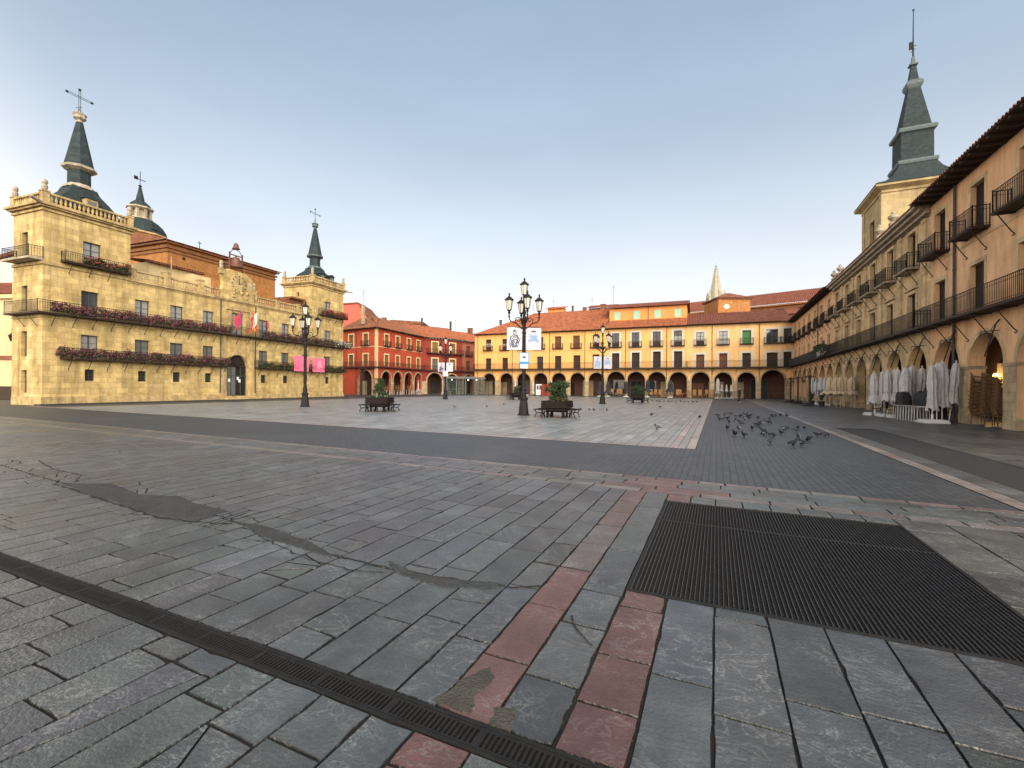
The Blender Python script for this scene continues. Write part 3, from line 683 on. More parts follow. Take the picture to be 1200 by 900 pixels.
# ================================================================== houses of the far side
FO, FA = (-43.9, 78.9), 2.2
def far_house(name, label, x0, x1, wm, archs, w2, w1, sur, roofm, ridge, hipl=0, hipr=0, pipes=(), seed=1, slabx=None, rdepth=9.0, smallw=1.9, archm='pier', top=11.75):
    o = thing(name, label, 'house', frame_at(FO, FA, x0), R(FA), 'arcaded houses on the far side of the square'); S = lambda v: v-x0; L = x1-x0
    wl = MB(); rc = [(S(c)-w/2, S(c)+w/2, z0, z1) for c, w, z0, z1, s in w2+w1]; ar = [(S(c), r, 2.82, -.02) for c, r in archs]
    wall(wl, 0, L, 0, top, rc, ar, .42); shell(wl, 0, L, 12, top); wl.build('wall', wm, o)
    ed = [0]+[v for c, r in archs for v in (S(c)-r, S(c)+r)]+[L]
    piers(o, list(zip(ed[0::2], ed[1::2])), 2.82, .42)
    for c, r in archs: av = MB(); archivolt(av, S(c), r, 2.82, .22, .02); av.build('arch_ring', archm, o)
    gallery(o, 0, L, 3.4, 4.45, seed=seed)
    rng = random.Random(seed)
    for lst, lev in ((w2, 2), (w1, 1)):
        for c, w, z0, z1, s in lst:
            q = window(o, S(c), w, z0, z1, .26, s, rng)
            if sur: surround(q, sur, S(c), w, z0, z1, .3 if sur == 'white' else .16)
            if lev == 2 and smallw: small_balcony(o, S(c), smallw if w < 1.4 else w+.7, z0-.14, .45, 1.0, drop=.0, braces=0)
    bd_ = MB(); bd_.box(0, -.03, 8.28, L, .0, 8.42); bd_.build('string_course', 'cream' if sur else wm, o)
    long_balcony(o, 0, L, 4.80, .85, 6.02, 3.45, 'wood', .55, (True, True), .15, .2)
    eaves(o, 0, L, top-.04, .7, .55)
    rf = MB(); z0, d = top+.14, rdepth
    tiles(rf, 0, L, -.75, z0, d, ridge, hipl, hipr)
    if hipl: rf.face([(0, -.75, z0), (hipl, d, ridge), (0, 2*d, z0)])
    if hipr: rf.face([(L, -.75, z0), (L, 2*d, z0), (L-hipr, d, ridge)])
    rf.face([(hipl, d, ridge), (L-hipr, d, ridge), (L, 2*d, z0), (0, 2*d, z0)])
    rf.build('roof', roofm, o)
    for p in pipes: pipe(o, S(p), 2.9, top)
    return o
B_ = 'brownsh'; D_ = 'darksh'; G_ = 'woodglass'
hA = far_house('yellow_house', 'long yellow arcaded house with plain brown shutters and hipped tile roof', 0, 25.85, 'yell',
    [(3.16, 1.33), (6.84, 1.36), (10.4, 1.36), (13.78, 1.36), (17.34, 1.36), (20.84, 1.36), (24.3, 1.4)],
    [(2.97, 1.2, 8.7, 10.85, G_), (6.5, 1.2, 8.7, 10.85, G_), (10.1, 1.2, 8.75, 10.9, B_), (13.7, 1.2, 8.75, 10.95, B_), (17.16, 1.25, 8.75, 10.97, B_), (20.62, 1.25, 8.75, 11.0, B_), (24.2, 1.2, 8.75, 11.0, G_)],
    [(3.0, 1.2, 5.02, 7.15, D_), (6.55, 1.2, 5.02, 7.2, D_), (10.1, 1.2, 5.02, 7.25, D_), (13.68, 1.25, 5.02, 7.32, G_), (17.18, 1.25, 5.02, 7.36, D_), (20.72, 1.3, 5.02, 7.4, D_), (24.2, 1.25, 5.02, 7.5, D_)],
    None, 'tile', 17.0, 9.5, 0, (.7, 8.1, 15.55, 22.2), 11, smallw=2.0)
hB = far_house('yellow_attic_house', 'yellow arcaded house with white window surrounds and orange attic storey', 25.85, 39.4, 'yellb',
    [(27.75, 1.55), (31.2, 1.5), (34.64, 1.45), (38.04, 1.4)],
    [(27.65, 1.28, 8.72, 11.12, G_), (31.05, 1.28, 8.72, 11.15, G_), (34.55, 1.28, 8.72, 11.16, G_), (37.95, 1.28, 8.72, 11.2, G_)],
    [(27.68, 1.3, 5.02, 7.63, D_), (31.1, 1.32, 5.02, 7.66, D_), (34.6, 1.28, 5.02, 7.76, D_), (38.0, 1.3, 5.02, 7.74, D_)],
    'white', 'tile', 13.8, 0, 0, (29.4, 36.2), 23, rdepth=3.4, smallw=2.2, top=11.85)
hC = far_house('ochre_house', 'ochre arcaded house with a green blind beside the right row', 39.4, 54.6, 'ocher',
    [(41.48, 1.37), (44.88, 1.3), (48.24, 1.3), (51.9, 1.65)],
    [(41.4, 1.22, 8.72, 10.78, G_), (44.82, 1.25, 8.72, 10.82, 'glass'), (48.22, 1.25, 8.72, 10.82, 'greensh'), (51.75, 1.6, 8.72, 10.84, 'glass'), (53.85, 1.1, 8.72, 10.9, 'glass')],
    [(41.42, 1.24, 5.02, 7.12, B_), (44.86, 1.2, 5.02, 7.24, B_), (48.22, 1.22, 5.02, 7.22, D_), (51.78, 1.52, 5.02, 7.22, D_), (53.85, 1.1, 5.02, 7.3, D_)],
    'white', 'tiledark', 15.0, 0, 0, (43.2, 49.98), 37, rdepth=8.0, smallw=1.9, top=11.9)
# orange attic storey
at_ = MB(); wn = [(2.2, 1.0), (5.8, 1.0), (9.4, 1.0), (12.9, 1.0)]
wall(at_, .1, 13.4, 13.4, 16.0, [(c-.55, c+.55, 14.0, 15.5) for c in (1.55, 5.0, 8.6, 12.0)], th=.2, y=3.4); at_.box(.1, 3.62, 13.4, 13.4, 11, 16.0); at_.build('attic', 'orange', hB)
for c in (1.55, 5.0, 8.6, 12.0): window(hB, c, 1.1, 14.0, 15.5, 3.46, 'mint')
rf = MB(); tiles(rf, -.3, 13.8, 2.7, 16.05, 8, 17.6); rf.face([(-.3, 8, 17.6), (13.8, 8, 17.6), (13.8, 13, 16), (-.3, 13, 16)]); rf.build('attic_roof', 'tiledark', hB)
pipe(hB, 7.0, 13.5, 16, 3.3)
antenna(hB, .6, 4.5, 17.0, 3.6); antenna(hA, 13.5, 9, 17.0, 2.6); antenna(hA, 9.5, 8, 16.4, 2); antenna(hA, 21.5, 9, 17.2, 2.2)
chimney(hA, 17.5, 9.2, 17.0, 1.0, .35, 'frame'); chimney(hA, 20.0, 9, 17.0, .5, .7); chimney(hA, 3.2, 5.4, 14.4, .9, .4, 'frame'); chimney(hA, 23.6, 9.5, 17, 1.0, .9)
dm = MB(); dm.box(20.5, 10.5, 15, 26, 16, 17.6); tiles(dm, 20.2, 26.2, 10.2, 17.6, 13, 18.6); dm.build('rear_wing', 'tiledark', hA)
lt = MB(); lt.box(12.2, 9.2, 16, 15.6, 11, 17.9); lt.build('dormer', 'orange', hA)
lt = MB(); tiles(lt, 11.8, 16, 8.7, 17.7, 11.4, 18.5); lt.build('dormer_roof', 'tile', hA)
di = MB(); di.lathe([(.02, 0), (.3, .03), (.48, .12)], n=14); q = di.build('satellite_dish', 'white', hC, loc=(6.3, 7.2, 15.9)); q.rotation_euler = (R(75), 0, 0)
sk = MB(); sk.tube([(6.3, 7.4, 14.4), (6.3, 7.4, 15.9)], .03, 5); sk.build('dish_mast', 'frame', hC)
antenna(hC, 5.0, 7.8, 16.6, 2.4)

# ================================================================== right row of houses
RO, RA = (10.75, 81.0), -90
YC = lambda k: 26.72+3.74*k
def right_house(name, label, k0, k1, wm, trim, seed, rail=True, style=('darksh',), cornice=False, prot=.75, mesh=None, z=4.93, over=.95):
    ya, yb = YC(k1)+1.87, YC(k0)-1.87          # local x runs from the far end to the near end
    o = thing(name, label, 'house', (RO[0], ya, 0), R(RA), 'arcaded row on the right side of the square'); L = ya-yb; S = lambda Y: ya-Y; rng = random.Random(seed)
    ks = list(range(k0, k1+1)); top = 11.75; wx = [S(YC(k)+.72) for k in ks]; wx = [x for x in wx if .8 < x < L-.8]
    ar = [(S(YC(k)), 1.42, 2.72, -.02) for k in ks]
    w1 = [(x-.62, x+.62, z+.14, 7.35) for x in wx]; w2 = [(x-.6, x+.6, 8.84, 11.05) for x in wx]
    wl = MB(); wall(wl, 0, L, 0, top, w1+w2, ar, .58); shell(wl, 0, L, 11, top); wl.build('wall', wm, o)
    ed = sorted([0, L]+[v for c, r, _, _ in ar for v in (c-r, c+r)])
    piers(o, list(zip(ed[0::2], ed[1::2])), 2.72, .6, 'pier', .5)
    for c, r, zs, _ in ar: av = MB(); archivolt(av, c, r, zs, .2, .015); av.build('arch_ring', trim, o)
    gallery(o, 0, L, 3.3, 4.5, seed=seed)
    for x in wx:
        for w_, za, zb in ((1.24, z+.14, 7.35), (1.2, 8.84, 11.05)):
            surround(window(o, x, w_, za, zb, .19, rng.choice(style)), trim, x, w_, za, zb, .2, .02 if not cornice else .06, hood=cornice and zb < 10)
        small_balcony(o, x, 2.2, 8.68, .62, .98, 'wood' if not cornice else 'limegrey', .85, 2, .11)
    st = MB(); st.box(0, -.025, 8.42, L, 0, 8.52); st.build('string_course', trim, o)
    if cornice:
        cn = MB(); cn.box(0, -.12, 11.3-.0, L, 0, 11.29); cn.box(0, -.25, 11.42, L, .2, 11.6); cn.box(0, -.5, 11.6, L, .2, 11.78); cn.box(0, -.72, 11.78, L, .2, 11.92); cn.build('cornice', 'limegrey', o)
        for k in ks:
            ps = MB(); x = S(YC(k)-1.87+.7)
            if x > L-.3: x = L-.32
            ps.box(x-.22, -.1, 5.1, x+.22, 0, 8.41); ps.box(x-.3, -.14, 8.1, x+.3, 0, 8.3); ps.box(x-.22, -.1, 8.53, x+.22, 0, 11.28); ps.box(x-.3, -.14, 11.05, x+.3, 0, 11.25)
            ps.build('pilaster', trim, o)
    else:
        eaves(o, 0, L, top-.02, over, .75, 'wood', .16)
    long_balcony(o, 0, L, z, prot, 5.98, 1.87, 'wood', 1.0, (True, True), .125, .12)
    rf = MB(); tiles(rf, 0, L, -over-.06 if not cornice else -.78, top+.16 if not cornice else top+.2, 6, 13.6, per=.24, amp=.055); rf.face([(0, 6, 13.6), (L, 6, 13.6), (L, 12, 11.8), (0, 12, 11.8)]); rf.build('roof', 'tiledark', o)
    # folded awning arms above the arches
    for k in ks:
        for s in (1,):
            aw = MB(); x = S(YC(k))+s*1.2
            aw.tube([(x, -.04, 4.55), (x, -.16, 4.35), (x, -.5, 3.0)], .03, 5); aw.tube([(x, -.05, 4.1), (x, -.62, 4.05), (x, -.66, 3.8)], .022, 5)
            aw.tube([(x, -.1, 4.5), (x-s*.2, -.2, 4.2), (x-s*.55, -.12, 3.72)], .014, 4)
            aw.build('awning_arm', 'rail', o)
    return o, S, L
rN, SN, LN = right_house('peach_house', 'peach arcaded house at the near right end with dark rafters under its eave', -3, 1, 'peach', 'palesand', 5)
rS, SS, LS = right_house('stone_palace', 'sand stone arcaded palace with pilasters and a slate spired tower', 2, 7, 'palesand', 'palesand', 6, cornice=True)
rF, SF, LF = right_house('sand_house', 'pale sand arcaded house at the far right corner with black screened balcony', 8, 14, 'peach', 'palesand', 8)
pipe(rN, SN(29.4), .1, 11.7, -.09, .06)
pipe(rF, SF(62.6), 4.9, 11.7, -.09, .05)
ms = MB(); ms.box(.1, -.80, 5.06, LF-.05, -.79, 5.95); ms.box(LF-.9, -.86, 5.0, LF-.05, -.81, 6.55); ms.build('balcony_screen', 'mesh', rF)
# finials on the palace cornice
for Y in (53.6, 51.2, 40, 37.2):
    u = MB(); u.box(-.2, -.2, 0, .2, .2, .55); u.lathe([(.1, .55), (.1, .62), (.3, .85), (.28, 1.0), (.1, 1.1), (.14, 1.2), (.02, 1.35)], n=10); u.build('stone_urn', 'limegrey', rS, loc=(SS(Y), -.3, 11.95))
# slate spired tower of the palace: square body, flared roof, block, pyramid, needle
tw = (SS(52.2), 16.0-RO[0])
def sq(mb, c, prof, n=4):              # square lathe
    mb.lathe([(h*math.sqrt(2), z) for h, z in prof], (c[0], c[1], 0), 4, pi/4)
t = MB(); cx, cy = tw; hw_ = 2.9
wall(t, cx-hw_, cx+hw_, 11, 19.25, [(cx-.65, cx+.65, 14.6, 17.2)], th=.4, y=cy-hw_)
t.face([(cx+hw_, cy-hw_, 11), (cx+hw_, cy+hw_, 11), (cx+hw_, cy+hw_, 19.25), (cx+hw_, cy-hw_, 19.25)]); t.face([(cx-hw_, cy-hw_, 11), (cx-hw_, cy-hw_, 19.25), (cx-hw_, cy+hw_, 19.25), (cx-hw_, cy+hw_, 11)]); t.face([(cx-hw_, cy+hw_, 11), (cx-hw_, cy+hw_, 19.25), (cx+hw_, cy+hw_, 19.25), (cx+hw_, cy+hw_, 11)])
for sx in (-1, 1): t.box(cx+sx*hw_, cy-hw_-.1, 11, cx+sx*(hw_-.7), cy-hw_-.004, 18.7)
t.build('tower', 'limepale', rS)
t = MB(); sq(t, tw, [(2.9, 18.7), (3.02, 18.75), (3.02, 18.95), (3.2, 19.05), (3.5, 19.2), (3.5, 19.38)]); t.build('tower_cornice', 'limepale', rS)
window(rS, cx, 1.3, 14.6, 17.2, cy-hw_+.25, 'darksh')
t = MB(); sq(t, tw, [(3.56, 19.4), (3.5, 19.5), (2.7, 19.85), (2.05, 20.35), (1.6, 20.95), (1.3, 21.6)]); sq(t, tw, [(1.15, 22.0), (1.13, 24.5)]); sq(t, tw, [(1.02, 24.95), (.42, 28.7)]); sq(t, tw, [(.34, 29.4), (.16, 30.9)]); sp = t.build('spire', 'slate', rS)
for pf in ([(1.2, 21.5), (1.38, 21.62), (1.42, 21.8), (1.38, 21.95), (1.15, 22.05)], [(1.12, 24.4), (1.32, 24.5), (1.36, 24.7), (1.3, 24.85), (1.0, 25.0)],
           [(.4, 28.6), (.5, 28.75), (.6, 29.0), (.58, 29.25), (.34, 29.5)], [(.16, 30.85), (.3, 30.9), (.3, 31.02), (.14, 31.1), (.1, 31.7)]):
    t = MB(); sq(t, tw, pf); t.build('lead_moulding', 'lead', sp)
t = MB(); t.tube([(cx, cy, 31.6), (cx, cy, 33.2), (cx, cy, 36)], [.07, .05, .03], 6); t.lathe([(.02, 0), (.1, .1), (.02, .2)], (cx, cy, 35.85), 8)
t.tube([(cx-.25, cy-.1, 32.3), (cx+.25, cy+.1, 32.3)], .03, 4); t.tube([(cx, cy-.25, 32.7), (cx, cy+.25, 32.7)], .03, 4); t.box(cx-.02, cy-.3, 32.4, cx+.02, cy-.05, 33.1); t.build('weather_vane', 'iron', sp)

# ================================================================== town hall on the left
TO, TA = (-44.93, 15.94), 94.5
th = thing('town_hall', 'yellow limestone town hall with two spired towers and long flowered balconies', 'town hall', (*TO, 0), R(TA))
TD = {'L': 3.8, 'R': 4.6}
wins3 = [(2.86, 1.15), (6.6, 1.15), (9.48, 1.18), (12.5, 1.12), (18.88, 1.2), (21.92, 1.15), (25.0, 1.12), (28.78, 1.2)]
wl = MB()
r3 = [(c-w/2, c+w/2, 6.86, 8.87) for c, w in wins3]+[(15.0, 16.36, 6.86, 9.15)]
r2 = [(c-w/2, c+w/2, 3.56 if c not in (6.6,) else 3.56, 5.42) for c, w in wins3]
r1 = [(c-.31, c+.31, 1.82, 2.73) for c, _ in wins3]
rt = [(2.38, 3.57, 10.9, 12.75), (28.2, 29.4, 10.9, 12.7)]
AR = [(15.66, 1.19, 3.56, .45)]
wall(wl, 0, 5.63, 0, 14.7, [r for r in r1+r2+r3+rt if r[1] < 5.6], (), .35)
wall(wl, 5.63, 26.0, 0, 10.55, [r for r in r1+r2+r3 if 5.6 < r[0] < 26], AR, .35)
wall(wl, 26.0, 31.8, 0, 14.7, [r for r in r1+r2+r3+rt if r[0] > 26], (), .35)
def side(mb, x, d, z0, z1, holes=()):       # wall facing along the front, on the plane x, with openings (ya,yb,za,zb)
    sub = MB(); wall(sub, 0, d, z0, z1, holes, (), .3); i0 = len(mb.v)
    for f in sub.f: mb.face([(x+sub.v[k][1], d-sub.v[k][0], sub.v[k][2]) for k in f])
sideh = [(1.1, 1.9, 11.0, 12.9), (1.1, 1.85, 7.0, 8.9), (1.1, 1.85, 3.6, 5.5), (1.1, 1.85, .9, 2.6)]
side(wl, 0, TD['L'], 0, 14.7, sideh)
side(wl, 26.0, TD['R'], 10.5, 14.7, [(2.1, 2.5, 13.0, 13.6)])
for x0, x1, d, z in ((0, 5.63, 3.8, 14.7), (26, 31.8, 4.6, 14.7), (5.63, 26, 7, 10.5)):
    wl.face([(x1, 0, 0), (x1, d, 0), (x1, d, z), (x1, 0, z)]); wl.face([(x0, d, 0), (x0, d, z), (x1, d, z), (x1, d, 0)])
wl.face([(3.3, 3.8, 0), (3.3, 3.8, 10.5), (3.3, 12, 10.5), (3.3, 12, 0)]); wl.face([(31.8, 0, 0), (31.8, 12, 0), (31.8, 12, 10.5), (31.8, 0, 10.5)])
wl.face([(3.3, 3.8, 10.5), (3.3, 12, 10.5), (31.8, 12, 10.5), (31.8, 3.8, 10.5)]); wl.build('wall', 'lime', th)
for q in (sideh[0:]):
    y = TD['L']-(q[0]+q[1])/2
    p = MB(); p.box(.22, y-.36, q[2], .28, y+.36, q[3]); p.build('side_window', 'frame', th)
# plinth, string courses, cornice
pl = MB()
for x0, x1 in ((-.06, 14.25), (17.07, 31.86)): pl.box(x0, -.09, -.05, x1, 0, .62); pl.box(x0, -.14, -.05, x1, 0, .28)
pl.box(-.09, -.085, -.04, 0, 3.8, .61); pl.build('plinth', 'limetrim', th)
def band(x0, x1, z0, z1, out, name='string_course', m='limetrim', left=False, dl=3.8):
    b = MB(); b.box(x0-(out if left else 0), -out, z0, x1, -.002, z1)
    if left: b.box(x0-out, -.002, z0, x0, dl, z1)
    b.build(name, m, th)
band(0, 31.85, 6.45, 6.66, .1, left=True); band(0, 5.7, 10.35, 10.55, .12, left=True); band(26, 31.9, 10.35, 10.55, .12); band(5.7, 26, 10.2, 10.32, .08); band(5.7, 26, 10.33, 10.52, .2, 'cornice')
def tower_top(x0, x1, d):
    o = .42
    b = MB()
    for oo, z0, z1 in ((.12, 14.3, 14.45), (.25, 14.55, 14.68), (.42, 14.68, 14.86)): b.box(x0-oo, -oo, z0, x1+oo, d+oo, z1)
    b.build('cornice', 'limetrim', th)
def balusters(x0, y0, x1, y1, z, h=.78, posts=True, mat='limetrim'):
    b = MB(); L = math.hypot(x1-x0, y1-y0); dx, dy = (x1-x0)/L, (y1-y0)/L; n = max(2, int(L/.27))
    A = Vector((dx, dy, 0)); Bv = Vector((-dy, dx, 0)); C0 = Vector(((x0+x1)/2, (y0+y1)/2, 0))
    for za, zb, w in ((0, .1, .13), (h-.13, h, .14)): b.obox(C0+Vector((0, 0, z+(za+zb)/2)), A*(L/2), Bv*w, (0, 0, (zb-za)/2))
    for k in range(n):
        t = (k+.5)/n*L; b.lathe([(.055, .1), (.05, .16), (.095, .3), (.06, .5), (.05, h-.16), (.07, h-.13)], (x0+dx*t, y0+dy*t, z), 6)
    o = b.build('balustrade', mat, th)
    return o
def pedestal(x, y, z, h=.95, w=.2, ball=None):
    b = MB(); b.box(x-w, y-w, z, x+w, y+w, z+h); b.box(x-w-.05, y-w-.05, z+h-.1, x+w+.05, y+w+.05, z+h); o = b.build('pedestal', 'limetrim', th)
    if ball:
        q = MB(); rr = random.Random(int(x*10))
        q.lathe([(.1, 0), (.16, .08), (.2, .28), (.13, .42), (.19, .58), (.15, .75), (.04, .84)], (0, 0, 0), 9); o2 = q.build('stone_finial', 'limegrey', o, loc=(x, y, z+h))
for x0, x1, d in ((0, 5.63, 3.8), (26, 31.8, 4.6)):
    tower_top(x0, x1, d); z = 14.86
    balusters(x0+.3, -.05, x1-.3, -.05, z); balusters(x0+.05, .3, x0+.05, d-.2, z); balusters(x1-.05, .3, x1-.05, d-.2, z)
    for x, y in ((x0+.08, 0), (x1-.08, 0), (x0+.08, d), (x1-.08, d)): pedestal(x, y, z, .9, .2, True)
    gx = MB(); gx.tube([(x0-.3, -.3, 14.75), (x0-1.0, -.9, 14.72)], [.14, .1], 7); gx.lathe([(.05, -.12), (.15, -.05), (.15, .08), (.05, .14)], (x0-1.08, -.97, 14.75), 7); gx.build('gargoyle', 'limegrey', th) if x0 < 5 else None
    gx = MB(); gx.tube([(x1+.3, -.2, 14.75), (x1+1.2, -.6, 14.7)], [.13, .08], 7); gx.build('gargoyle', 'limegrey', th) if x0 > 5 else None
    # slate roof, drum and spire with a cross
    cx, cy = ((3.05, 1.9) if x0 < 5 else (28.9, 2.3)); s = MB()
    hx, hy = (2.2, 1.7) if x0 < 5 else (2.4, 2.1)
    for (ax, ay, az), (bx, by, bz) in zip(*(lambda q: (q, q[1:]))([(hx, hy, 14.8), (hx*.86, hy*.86, 15.6), (hx*.66, hy*.68, 16.3), (.95, .9, 16.9), (.8, .8, 17.3)])):
        P = lambda hx_, hy_, z_: [(cx-hx_, cy-hy_, z_), (cx+hx_, cy-hy_, z_), (cx+hx_, cy+hy_, z_), (cx-hx_, cy+hy_, z_)]
        a, b = P(ax, ay, az), P(bx, by, bz)
        for i in range(4): s.face([a[i], a[(i+1) % 4], b[(i+1) % 4], b[i]])
    s.lathe([(.72, 17.3), (.70, 18.75)], (cx, cy, 0), 8, pi/8); s.lathe([(1.0, 18.95), (.9, 19.2), (.22, 22.7)], (cx, cy, 0), 8, pi/8); sp = s.build('spire', 'slate', th)
    for pf in ([(.75, 17.2), (1.0, 17.25), (.95, 17.45), (.74, 17.6)], [(.72, 18.7), (1.08, 18.85), (1.1, 19.0), (.9, 19.1)], [(.22, 22.6), (.2, 22.85), (.42, 23.0), (.38, 23.2), (.46, 23.35), (.2, 23.5)]):
        s = MB(); s.lathe(pf, (cx, cy, 0), 8, pi/8); s.build('lead_moulding', 'lead' if x0 > 5 else 'limegrey', sp)
    s = MB()
    for dx in (-.06, .06): s.tube([(cx+dx, cy, 23.4), (cx+dx, cy, 25.3)], .02, 4); s.tube([(cx-.8, cy, 24.75+dx), (cx+.8, cy, 24.75+dx)], .02, 4)
    for px_, pz in ((-.82, 24.75), (.82, 24.75), (0, 25.35)): s.box(cx+px_-.08, cy-.03, pz-.08, cx+px_+.08, cy+.03, pz+.08)
    for k in range(4): s.tube([(cx, cy, 23.7+.1*k), (cx+.28*cos(k*1.6), cy+.28*sin(k*1.6), 23.55+.1*k)], .018, 4)
    s.build('iron_cross', 'iron', sp)
    for dx in ((0,) if x0 < 5 else (-.8, .9)):
        s = MB(); s.box(cx+dx-.42, cy-hy*.98, 15.3, cx+dx+.42, cy-.5, 16.25); q = s.build('dormer', 'limetrim' if x0 < 5 else 'slate', th)
        s = MB(); s.box(cx+dx-.3, cy-hy*.98-.02, 15.45, cx+dx+.3, cy-hy*.98-.004, 16.1); s.build('dormer_pane', 'greyglass', q)
        s = MB(); s.prism([(cx+dx-.55, 16.25), (cx+dx+.55, 16.25), (cx+dx, 16.55)], cy-hy*.98-.1, cy-.4); s.build('dormer_roof', 'slate', q)
# main balustrade with pedestals
for a, b in ((5.9, 8.3), (8.75, 11.4), (11.85, 13.6), (17.75, 20.4), (20.85, 23.4), (23.85, 25.9)): balusters(a, .02, b, .02, 10.55, .8)
for x, bl in ((5.78, 0), (8.52, 1), (11.62, 1), (17.65, 0), (20.62, 0), (23.62, 0)): pedestal(x, .02, 10.52, .95 if not bl else 1.25, .2 if not bl else .26, False)
# clock gable with carved shield and bells
gb = MB(); gb.prism([(13.7, 10.53), (17.75, 10.53), (17.6, 11.2), (17.35, 11.6), (17.35, 12.9), (16.8, 13.2), (16.5, 13.45), (14.5, 13.55), (14.3, 13.2), (13.85, 13.0), (13.95, 11.9)], -.18, .35)
gb.build('clock_gable', 'lime', th)
ck = MB(); ck.prism([(15.6+.95*cos(2*pi*k/24), 12.2+.95*sin(2*pi*k/24)) for k in range(24)], -.24, -.17); q = ck.build('clock_face', 'limetrim', th)
hd = MB()
for k in range(12):
    a = pi/6*k; hd.obox((15.6+.78*cos(a), -.26, 12.2+.78*sin(a)), (.05*cos(a), 0, .05*sin(a)), (0, .02, 0), (-.05*sin(a), 0, .05*cos(a)))
hd.obox((15.6, -.27, 12.45), (.03, 0, 0), (0, .015, 0), (0, 0, .3)); hd.obox((15.78, -.27, 12.25), (.2, 0, .05), (0, .015, 0), (-.01, 0, .03)); hd.build('clock_hand', 'iron', q)
rr = random.Random(4)
for k in range(26):
    x, z = rr.uniform(14.6, 16.8), rr.uniform(10.75, 11.5); b = MB(); s = rr.uniform(.1, .24); b.lathe([(s*.5, -s), (s, -.3*s), (s*.9, .5*s), (s*.2, s)], (0, 0, 0), 7)
    if k < 9: b.build('carved_relief', 'limetrim', th, loc=(x, -.16, z))
for x in (13.75, 17.55): pedestal(x, -.05, 12.9 if x < 15 else 11.4, .5, .2, True)
fr = MB()
for x in (14.9, 16.36): fr.box(x-.06, .2, 13.3, x+.06, .32, 15.5)
fr.box(14.9, .21, 15.2, 16.36, .31, 15.3); fr.tube([(14.9, .26, 15.3), (15.2, .26, 15.75), (15.63, .26, 15.9), (16.06, .26, 15.75), (16.36, .26, 15.3)], .04, 5); fr.build('bell_frame', 'bronze', th)
for z, s in ((14.0, 1.0), (15.95, .55)):
    b = MB(); b.lathe([(.72*s, 0), (.66*s, .08*s), (.5*s, .35*s), (.42*s, .75*s), (.34*s, 1.0*s), (.1*s, 1.12*s), (.06*s, 1.25*s)], (0, 0, 0), 16); b.build('bell', 'bronze', th, smooth=True, loc=(15.63, .26, z))
# windows
for i, (c, w) in enumerate(wins3):
    window(th, c, w, 6.86, 8.87, .2, 'curtain' if i != 0 else 'glass'); window(th, c, w, 3.56, 5.42, .2, 'greyglass' if i else 'curtain'); window(th, c, .62, 1.82, 2.73, .18, 'grille')
window(th, 2.975, 1.19, 10.9, 12.75, .2, 'curtain'); window(th, 28.8, 1.2, 10.9, 12.7, .2, 'curtain'); window(th, 15.68, 1.36, 6.86, 9.15, .2, 'curtain')
# carved frame of the central bay, pilasters of the portal
for x in (14.02, 17.3): b = MB(); b.box(x-.22, -.14, .0, x+.22, -.002, 6.44); b.box(x-.32, -.22, .0, x+.32, -.002, .75); b.box(x-.3, -.2, 6.1, x+.3, -.002, 6.3); b.build('portal_pilaster', 'limetrim', th)
b = MB(); archivolt(b, 15.66, 1.19, 3.56, .34, .08); b.build('portal_arch', 'limetrim', th)
for x in (14.7, 16.66): b = MB(); b.box(x-.16, -.12, 6.87, x+.16, -.002, 9.35); b.build('window_pilaster', 'limetrim', th)
b = MB(); b.prism([(14.3, 9.4), (17.06, 9.4), (15.68, 10.15)], -.2, -.002); b.build('pediment', 'limetrim', th)
dv = MB(); dv.face([(14.48, .32, .45), (16.84, .32, .45), (16.84, .32, 4.75), (14.48, .32, 4.75)]); d0 = dv.build('portal_door', 'dark', th)
dv = MB()
for k in range(9): a = pi*k/8; dv.tube([(15.66+.25*cos(a), .24, 3.6+.25*sin(a)), (15.66+1.15*cos(a), .24, 3.6+1.15*sin(a))], .03, 4)
dv.box(14.48, .2, 3.5, 16.84, .28, 3.62); dv.lathe([(.26, -.02), (.26, .02)], (15.66, .24, 3.6), 10); dv.build('fanlight', 'wood', d0)
dv = MB()
for x in (14.5, 15.1, 15.62, 16.2, 16.78): dv.box(x-.04, .2, .45, x+.04, .26, 3.5)
dv.box(14.5, .2, 2.5, 16.8, .26, 2.58); dv.build('door_frame', 'frame', d0)
dv = MB(); dv.face([(14.52, .23, .5), (15.6, .23, .5), (15.6, .23, 3.45), (14.52, .23, 3.45)]); dv.build('door_pane', 'greyglass', d0)
for x, z in ((14.75, 1.9), (15.75, 2.1), (15.95, 1.85)): dv = MB(); dv.box(x, .17, z, x+.24, .195, z+.34); dv.build('door_notice', 'signw', d0)
st = MB()
for k in range(3): st.box(14.2-.15*k, -.9-.3*k+.55, -.04, 17.1+.15*k, -.1, .44-.14*k-.001*k)
st.build('step', 'limetrim', th)
# balconies
def iron_bal(x0, x1, z, prot, rail, left=0, right=0, br=1.25, base='wood'):
    s = MB(); s.box(x0, -prot, z, x1, -.002, z+.12); s.box(x0, -prot-.04, z+.06, x1, -.002, z+.13)
    if left: s.box(x0, -.002, z, -.002, left, z+.12)
    b = s.build('balcony', base, th); r = MB(); e = .05
    pts = [(x0+e, left if left else -.02), (x0+e, -prot+e), (x1-e, -prot+e), (x1-e, -.02)]
    railing(r, pts, z+.13, rail, .14); r.build('balcony_railing', 'rail', b)
    x = max(x0, 0)+.5
    while x < x1-.2: k = MB(); brace(k, x, prot, z, .7); k.build('balcony_bracket', 'rail', b); x += br
    if left:
        for y in (.6, 2.2):
            k = MB(); k.tube([(x0+.05, y, z), (-.1, y, z-.75), (-.03, y, z-.85)], .022, 5); k.build('balcony_bracket', 'rail', b)
    return b
iron_bal(-.62, 32.5, 6.68, .72, 7.66, left=3.6)
